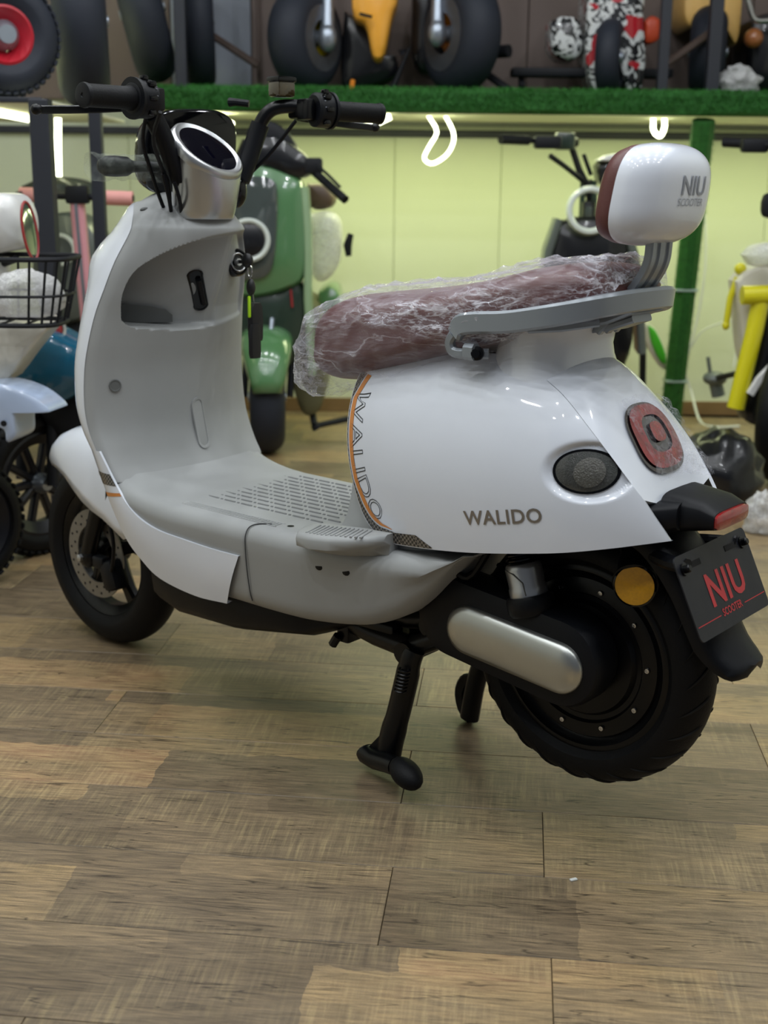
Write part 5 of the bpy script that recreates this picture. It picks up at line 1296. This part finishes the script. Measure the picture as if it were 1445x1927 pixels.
# ---- wheels on the rack and shelf, upper left
def loose_wheel(label, c, ax, R, w_, rim_r, **k):
    T = Thing('loose_wheel', label, 'wheel', c, 'wheels stored upper left'); wheel(T, c, ax, R, w_, rim_r, **k); return T
loose_wheel('knobbly black tyre with red plastic rim at the upper left corner', at(2, 68, 4.06), (.55, -.84, 0), .178, .062, .085, rim='redrim', tyre='wheelgrey', knob=44, spokes=8, hub=.045)
loose_wheel('fat dark tyre seen edge on, right of the red rimmed wheel', at(150, 40, 4.55), (.97, .22, .03), .285, .088, .15, tyre='wheelgrey')
c_ = at(268, 20, 5.40); loose_wheel('tilted dark tyre behind the left grip, right of the fat tyre', c_, (.955, .14, .22), min(.30, c_.z-1.445), .085, .16, tyre='wheelgrey')
c_ = at(374, 38, 5.62); loose_wheel('dark tyre half hidden behind the slate grey post on the shelf', c_, (.985, .14, .03), min(.285, c_.z-1.428), .060, .15, tyre='wheelgrey')

# ---- motorbikes on the grass shelf
def mini_bike(label, wx, wz, Yb, rim, R, w_, ax, fx):
    c = at(wx, wz, Yb); R = min(R, c.z-1.4225); T = Thing('mini_motorbike', label, 'motorbike', (c.x, Yb, 1.42))
    wheel(T, c, ax, R, w_, R*.80, rim=rim, tyre='wheelgrey', spokes=5, hub=.035, disc=R*.62)
    axv = V(ax).normalized(); m = MB()
    s0 = c+axv*(w_*1.25)
    m.tube([s0+V((0, 0, -.02)), s0+V((0, .03, .12)), s0+V((.0, .12, .75))], [.032, .026, .022], 14); m.ell(s0, (.04, .035, .055)); m.tube([c-axv*(w_*1.35), c-axv*(w_*1.35)+V((0, .12, .75))], .024, 12)
    T.part(m, 'fork', 'steel')
    return T, c
T, c = mini_bike('mini motorbike with yellow front rim and orange fairing on the grass shelf', 575, 74, 5.45, 'yrim', .258, .085, (.86, -.5, 0), 0)
fp = T.part(puff(smooth_poly([at(x, y, 5.40) for x, y in ((660, -60), (745, -60), (748, 0), (738, 30), (722, 104), (702, 108), (688, 50), (664, 28))], 30), (0, .3, 0), .04), 'fairing', 'orange')
T.part(MB().bar([at(676, 26, 5.33), at(700, 32, 5.33)], .012, .01, up=(0, 0, 1)), 'fairing_slot', 'blk', fp)
T.part(puff(smooth_poly([at(x, y, 5.55) for x, y in ((648, 20), (690, 50), (715, 110), (742, 104), (746, 140), (700, 160), (644, 160))], 30), (0, .25, 0), .03), 'engine', 'blk')
T.part(MB().tube([at(664, 150, 5.40), at(661, 172, 5.40)], .010, 8), 'side_stand', 'orim')
T.part(MB().bar([at(752, 100, 5.5), at(770, 90, 5.5), at(735, 175, 5.5)], .03, .04, up=(1, 0, 0)), 'frame_tube', 'matt')
T, c = mini_bike('mini motorbike with orange front rim on the grass shelf, right of the orange fairing', 866, 66, 5.50, 'orim', .27, .088, (-.88, -.47, 0), 0)
T.part(puff(smooth_poly([at(x, y, 5.62) for x, y in ((776, -40), (802, -40), (812, 60), (838, 100), (846, 140), (780, 120))], 30), (0, .2, 0), .03), 'engine', 'blk')
T.part(MB().tube([at(905, 100, 5.5), at(958, 96, 5.42)], .026, 12), 'foot_peg', 'matt'); T.part(MB().bar([at(890, 120, 5.55), at(930, 150, 5.5), at(962, 172, 5.46)], .03, .03, up=(0, 1, 0)), 'side_stand', 'matt')

# splatter printed scooter on its low stand
Y = 5.5; T = Thing('printed_scooter', 'red, white and black splatter printed scooter front on the grass shelf', 'scooter', (at(1150, 165, Y).x, Y, 1.42))
T.part(puff(smooth_poly([at(x, y, Y) for x, y in ((1108, -50), (1205, -50), (1210, 40), (1214, 110), (1206, 168), (1182, 172), (1168, 130), (1160, 60), (1140, 50), (1126, 70), (1126, 165), (1110, 150), (1102, 90))], 56), (0, .25, 0), .02), 'front_fender', 'splat')
c = at(1148, 108, Y-.02); wheel(T, c, (.96, -.28, 0), c.z-1.4225, .05, .09, tyre='wheelgrey', spokes=5)
T.part(puff(smooth_poly([at(x, y, Y+.06) for x, y in ((1036, 40), (1060, 30), (1090, 40), (1096, 90), (1080, 112), (1048, 108), (1034, 84))], 26), (0, .16, 0), .04), 'side_box', 'splat')
T.part(puff(smooth_poly([at(x, y, Y+.05) for x, y in ((1212, 40), (1226, 30), (1242, 40), (1240, 72), (1222, 82), (1212, 74))], 24), (0, .06, 0), .02), 'turn_signal', 'redor')
T.part(MB().box(at(1112, 138, Y+.12), (.68, .10, .035), .005), 'stand_rail', 'matt'); m = MB()
for x in (981, 1245): m.tube([at(x, 140, Y+.12), at(x, 156, Y+.12)], .014, 10); m.lathe([(.0001, -.012), (.026, -.012), (.03, 0), (.026, .012), (.0001, .012)], at(x, 160, Y+.12), (1, 0, 0), 18)
T.part(m, 'caster', 'matt')
# cream bodied scooter at the right end of the shelf
T = Thing('cream_scooter', 'scooter with yellow cream body and dark tyre at the right end of the grass shelf', 'scooter', (at(1330, 165, 5.6).x, 5.6, 1.42))
T.part(puff(smooth_poly([at(x, y, 5.66) for x, y in ((1286, -50), (1386, -50), (1394, 30), (1384, 84), (1364, 60), (1330, 26), (1302, 52), (1284, 30))], 36), (0, .25, 0), .05), 'body', 'yellowcream')
wheel(T, at(1332, 98, 5.62), (.97, -.24, 0), .185, .075, .10, tyre='wheelgrey', spokes=5)
T = Thing('dark_motorbike', 'dark motorbike with chrome bar and amber lamp at the upper right corner', 'motorbike', (at(1430, 165, 5.6).x, 5.6, 1.42))
T.part(puff(smooth_poly([at(x, y, 5.62) for x, y in ((1412, 40), (1440, 26), (1500, 30), (1500, 168), (1430, 168), (1408, 150), (1406, 90))], 30), (0, .25, 0), .04), 'body', 'blk')
T.part(MB().tube(curve_pts([at(1398, -30, 5.5), at(1410, 10, 5.5), at(1420, 36, 5.5), at(1450, 38, 5.5), at(1500, 36, 5.5)], 16), .012, 10), 'crash_bar', 'chrome')
T.part(MB().ell(at(1418, 72, 5.52), (.04, .04, .04)), 'indicator_lamp', 'amberlamp')
c = at(1390, 158, 5.34); c.z = 1.474
o = crumple(c, (.075, .06, .055), seed=5.2, amp=.4).build('plastic_scrap', M['bag'], smooth=70); tag(o, 'crumpled clear plastic on the grass shelf at the foot of the slate post', 'plastic wrap')

# ---- left side: basket scooter, teal scooter, pink kick scooter
Y = 4.3; T = Thing('pink_kick_scooter', 'pink kick scooter with pink grips standing behind the rack posts on the left', 'scooter', (at(165, 700, Y).x, Y, 0))
p0, p1 = at(32, 366, Y), at(252, 374, Y)
h = T.part(MB().tube([p0, p1], .011, 12), 'handlebar', 'matt')
for q, dd in ((at(38, 366, Y), at(92, 368, Y)), (at(198, 372, Y), at(250, 374, Y))): T.part(MB().tube([q, q.lerp(dd, .5), dd], .024, 16), 'grip', 'pinkgrip', h)
T.part(MB().box(at(146, 366, Y-.01), (.075, .05, .06), .008), 'stem_clamp', 'matt'); T.part(MB().tube([at(20, 372, Y-.05), at(42, 366, Y-.03)], .012, 8), 'brake_lever', 'matt', h)
st_ = [at(146, 382, Y), at(158, 520, Y), at(170, 640, Y+.02)]; b_ = at(178, 760, Y+.03); b_.z = .14
T.part(MB().bar(st_+[b_], .045, .05, up=(1, 0, 0)), 'stem', 'pink'); T.part(MB().bar([p+V((0, -.027, 0)) for p in st_], .010, .004, up=(1, 0, 0)), 'stem_stripe', 'steel')
wheel(T, (b_.x, b_.y-.05, .105), (.9, -.4, 0), .105, .03, .07)
T.part(MB().box((b_.x+.15, b_.y+.42, .10), (.16, .75, .04), .015, Matrix.Rotation(-.35, 3, 'Z')), 'deck', 'matt'); wheel(T, (b_.x+.30, b_.y+.85, .105), (.9, -.4, 0), .105, .03, .07)
Y = 4.9; T = Thing('grey_scooter', 'dark grey scooter with pale headlamp ring behind the pink kick scooter', 'scooter', (at(145, 720, Y).x, Y, 0))
T.part(puff(smooth_poly([at(x, y, Y) for x, y in ((70, 440), (110, 400), (170, 420), (196, 480), (190, 540), (160, 600), (90, 600), (62, 520))], 36), (0, .2, 0), .06), 'front_panel', 'greyshell')
T.part(MB().lathe([(.046, 0), (.05, .012), (.058, .012), (.062, -.01)], at(112, 470, Y-.09), (.1, -1, 0), 36), 'headlamp_ring', 'ring')
T.part(puff(smooth_poly([at(x, y, Y-.02) for x, y in ((90, 548), (180, 540), (186, 560), (170, 576), (96, 580))], 24), (0, .1, 0), .02), 'bumper', 'cream')
T.part(puff(smooth_poly([at(x, y, Y+.02) for x, y in ((40, 350), (80, 335), (140, 335), (175, 352), (175, 372), (60, 372))], 24), (0, .1, 0), .02), 'windscreen', 'smoke')
wc = at(140, 700, Y); wc.z = .22; wheel(T, wc, (.95, -.3, 0), .22, .055, .13); T.part(MB().tube([wc, wc+V((0, .1, .5))], .04, 12), 'fork', 'matt')
# teal scooter
Y = 3.42; T = Thing('teal_scooter', 'glossy teal scooter with black spoked wheel between the basket scooter and the front fender', 'scooter', (at(70, 1065, 3.36).x, 3.4, 0))
T.part(puff(smooth_poly([at(x, y, Y) for x, y in ((50, 640), (86, 624), (120, 638), (175, 668), (190, 715), (155, 738), (96, 768), (76, 758), (10, 735), (4, 700))], 44), (0, .16, 0), .04), 'front_body', 'teal')
T.part(puff(smooth_poly([at(x, y, Y+.06) for x, y in ((70, 755), (150, 735), (170, 770), (140, 830), (90, 800))], 24), (0, .12, 0), .02), 'lower_body', 'matt')
m = MB().lathe([(.030, 0), (.034, .01), (.04, .012), (.042, -.01)], at(96, 620, Y+.05), (.4, -1, 0), 28); T.part(m, 'lamp_rim', 'cream'); T.part(MB().ell(at(96, 620, Y+.06), (.034, .02, .034)), 'lamp', 'redtrim')
wc = at(72, 930, 3.50); wc.z = .21; wheel(T, wc, (.80, -.60, 0), .21, .042, .15, spokes=10, knob=52)
m = MB()
for u in (-.07, .07): m.tube([wc+V((.8*u, -.6*u, 0)), wc+V((.8*u+.0, -.6*u+.06, .36))], .018, 12)
T.part(m, 'fork', 'matt'); T.part(MB().tube([wc+V((0, .06, .36)), at(96, 640, Y+.1)], .04, 12), 'steering_tube', 'matt')
# basket scooter
Y = 3.12; T = Thing('basket_scooter', 'cream scooter with black wire basket and pale blue front fender at the left edge', 'scooter', (at(-10, 1105, 3.15).x, 3.15, 0))
T.part(puff(smooth_poly([at(x, y, Y+.1) for x, y in ((-60, 380), (-20, 364), (24, 368), (44, 400), (48, 440), (36, 470), (-60, 470))], 30), (0, .12, 0), .05), 'headlamp_shell', 'white')
mr_ = [at(56+13*math.cos(a)+9*math.sin(a), 434+54*math.sin(a), Y+.02+.03*math.cos(a)) for a in [2*PI*k/32 for k in range(33)]]
mi = T.part(MB().tube(mr_, .0035, 8), 'mirror_rim', 'redtrim'); T.part(puff(mr_[:-1], (0, .012, 0), .004), 'mirror_glass', 'mirror', mi)
T.part(puff(smooth_poly([at(x, y, Y+.06) for x, y in ((-80, 612), (-10, 609), (60, 610), (92, 614), (76, 636), (48, 670), (20, 708), (0, 722), (-80, 730))], 44), (0, .14, 0), .02), 'front_panel', 'cream')
T.part(MB().tube([at(-10, 470, Y+.16), at(-5, 720, Y+.14)], .04, 12), 'steering_tube', 'white')
bk = []
def rr_loop(cx, cy, hx, hy, n=28): return [(cx+hx*u_, cy+hy*v_) for u_, v_ in [se_(2*PI*k/n, .5) for k in range(n+1)]]
zt = at(60, 484, Y).z; zm = at(60, 552, Y).z; zb_ = at(60, 606, Y).z; bx = at(10, 540, Y).x
m = MB()
for z, hx, hy, r in ((zt, .175, .125, .006), (zm, .160, .112, .0035), (zb_, .140, .095, .006)): m.tube([(x, y_, z) for x, y_ in rr_loop(bx, Y, hx, hy)], r, 8)
bkt = T.part(m, 'basket', 'matt')
L0, L1 = rr_loop(bx, Y, .175, .125, 20), rr_loop(bx, Y, .140, .095, 20)
for k in range(20): T.part(MB().tube([(L0[k][0], L0[k][1], zt), (L1[k][0], L1[k][1], zb_)], .0032, 6), 'basket_wire', 'matt', bkt)
for k in range(5): T.part(MB().tube([(bx-.12+.06*k, Y-.085, zb_), (bx-.12+.06*k, Y+.085, zb_)], .003, 6), 'basket_wire', 'matt', bkt)
T.part(MB().tube([(bx, Y+.1, zt-.01), at(-6, 500, Y+.16)], .01, 8), 'basket_bracket', 'matt')
fd = smooth_poly([at(x, y, Y-.03) for x, y in ((-60, 720), (0, 722), (50, 738), (84, 762), (92, 776), (60, 768), (34, 768), (30, 790), (30, 820), (14, 832), (4, 806), (-60, 800))], 50)
T.part(puff(fd, (.02, .10, 0), .012), 'front_fender', 'paleblue'); T.part(MB().lathe([(.0001, .003), (.007, .003), (.008, 0)], at(7, 797, Y-.05), (0, -1, 0), 12), 'fender_bolt', 'matt')
wc = at(-70, 980, 3.15); wc.z = .175; wheel(T, wc, (.80, -.60, 0), .175, .042, .125, spokes=8, knob=44)
m = MB()
for u in (-.07, .07): m.tube([wc+V((.8*u, -.6*u, 0)), wc+V((.8*u+.0, -.6*u+.06, .36))], .018, 12)
T.part(m, 'fork', 'matt'); T.part(MB().tube([wc+V((0, .06, .36)), at(-6, 640, Y+.14)], .04, 12), 'steering_tube', 'matt')
o = crumple((bx+.05, Y, (zt+zb_)/2-.018), (.095, .06, .062), seed=1.3, amp=.18).build('plastic_bag', M['bag'], smooth=70); tag(o, 'white crumpled plastic bag inside the black wire basket', 'bag')

# ---- bare LED tubes under the shelf and rack
def led(label, pts, r=.010):
    o = MB().tube(curve_pts(pts, 24), r, 10).build('led_tube', M['led']); tag(o, label, 'lamp'); return o
led('glowing vertical LED tube beside the left rack post', [at(109, 222, 4.55), at(109, 270, 4.55), at(110, 332, 4.55)], .012)
led('glowing LED tube running under the rack board at the left edge', [V((-1.30, 4.08, 1.268)), V((-1.295, 4.4, 1.268)), V((-1.29, 4.9, 1.268))], .011)
led('curved glowing LED tube under the shelf below the right grip', [at(652, 222, 5.35), at(672, 232, 5.35), at(700, 234, 5.35), at(735, 219, 5.35)], .013)
led('bent V-shaped glowing LED tube hanging under the middle of the shelf', [at(806, 218, 5.5), at(822, 248, 5.5), at(808, 275, 5.5), at(798, 298, 5.5), at(814, 308, 5.5), at(840, 292, 5.5), at(853, 268, 5.5), at(852, 246, 5.5), at(838, 218, 5.5)], .007)
led('short U-shaped glowing LED tube under the shelf near the grass post', [at(1229, 222, 5.5), at(1230, 246, 5.5), at(1242, 256, 5.5), at(1250, 240, 5.5), at(1250, 218, 5.5)], .010)
led('short glowing LED tube under the shelf behind the black headlamp cowl', [at(402, 216, 5.3), at(418, 225, 5.4), at(436, 233, 5.5)], .012)

gp_ = V((0.30, 1.735, 0.0)); q_ = MB().box((gp_.x, gp_.y, .0015), (.012, .006, .003), .001, Matrix.Rotation(.4, 3, 'Z')); tag(q_.build('floor_chip', B['cable'], smooth=0), 'small pale plastic chip lying on the planks below the rear tyre', 'scrap')
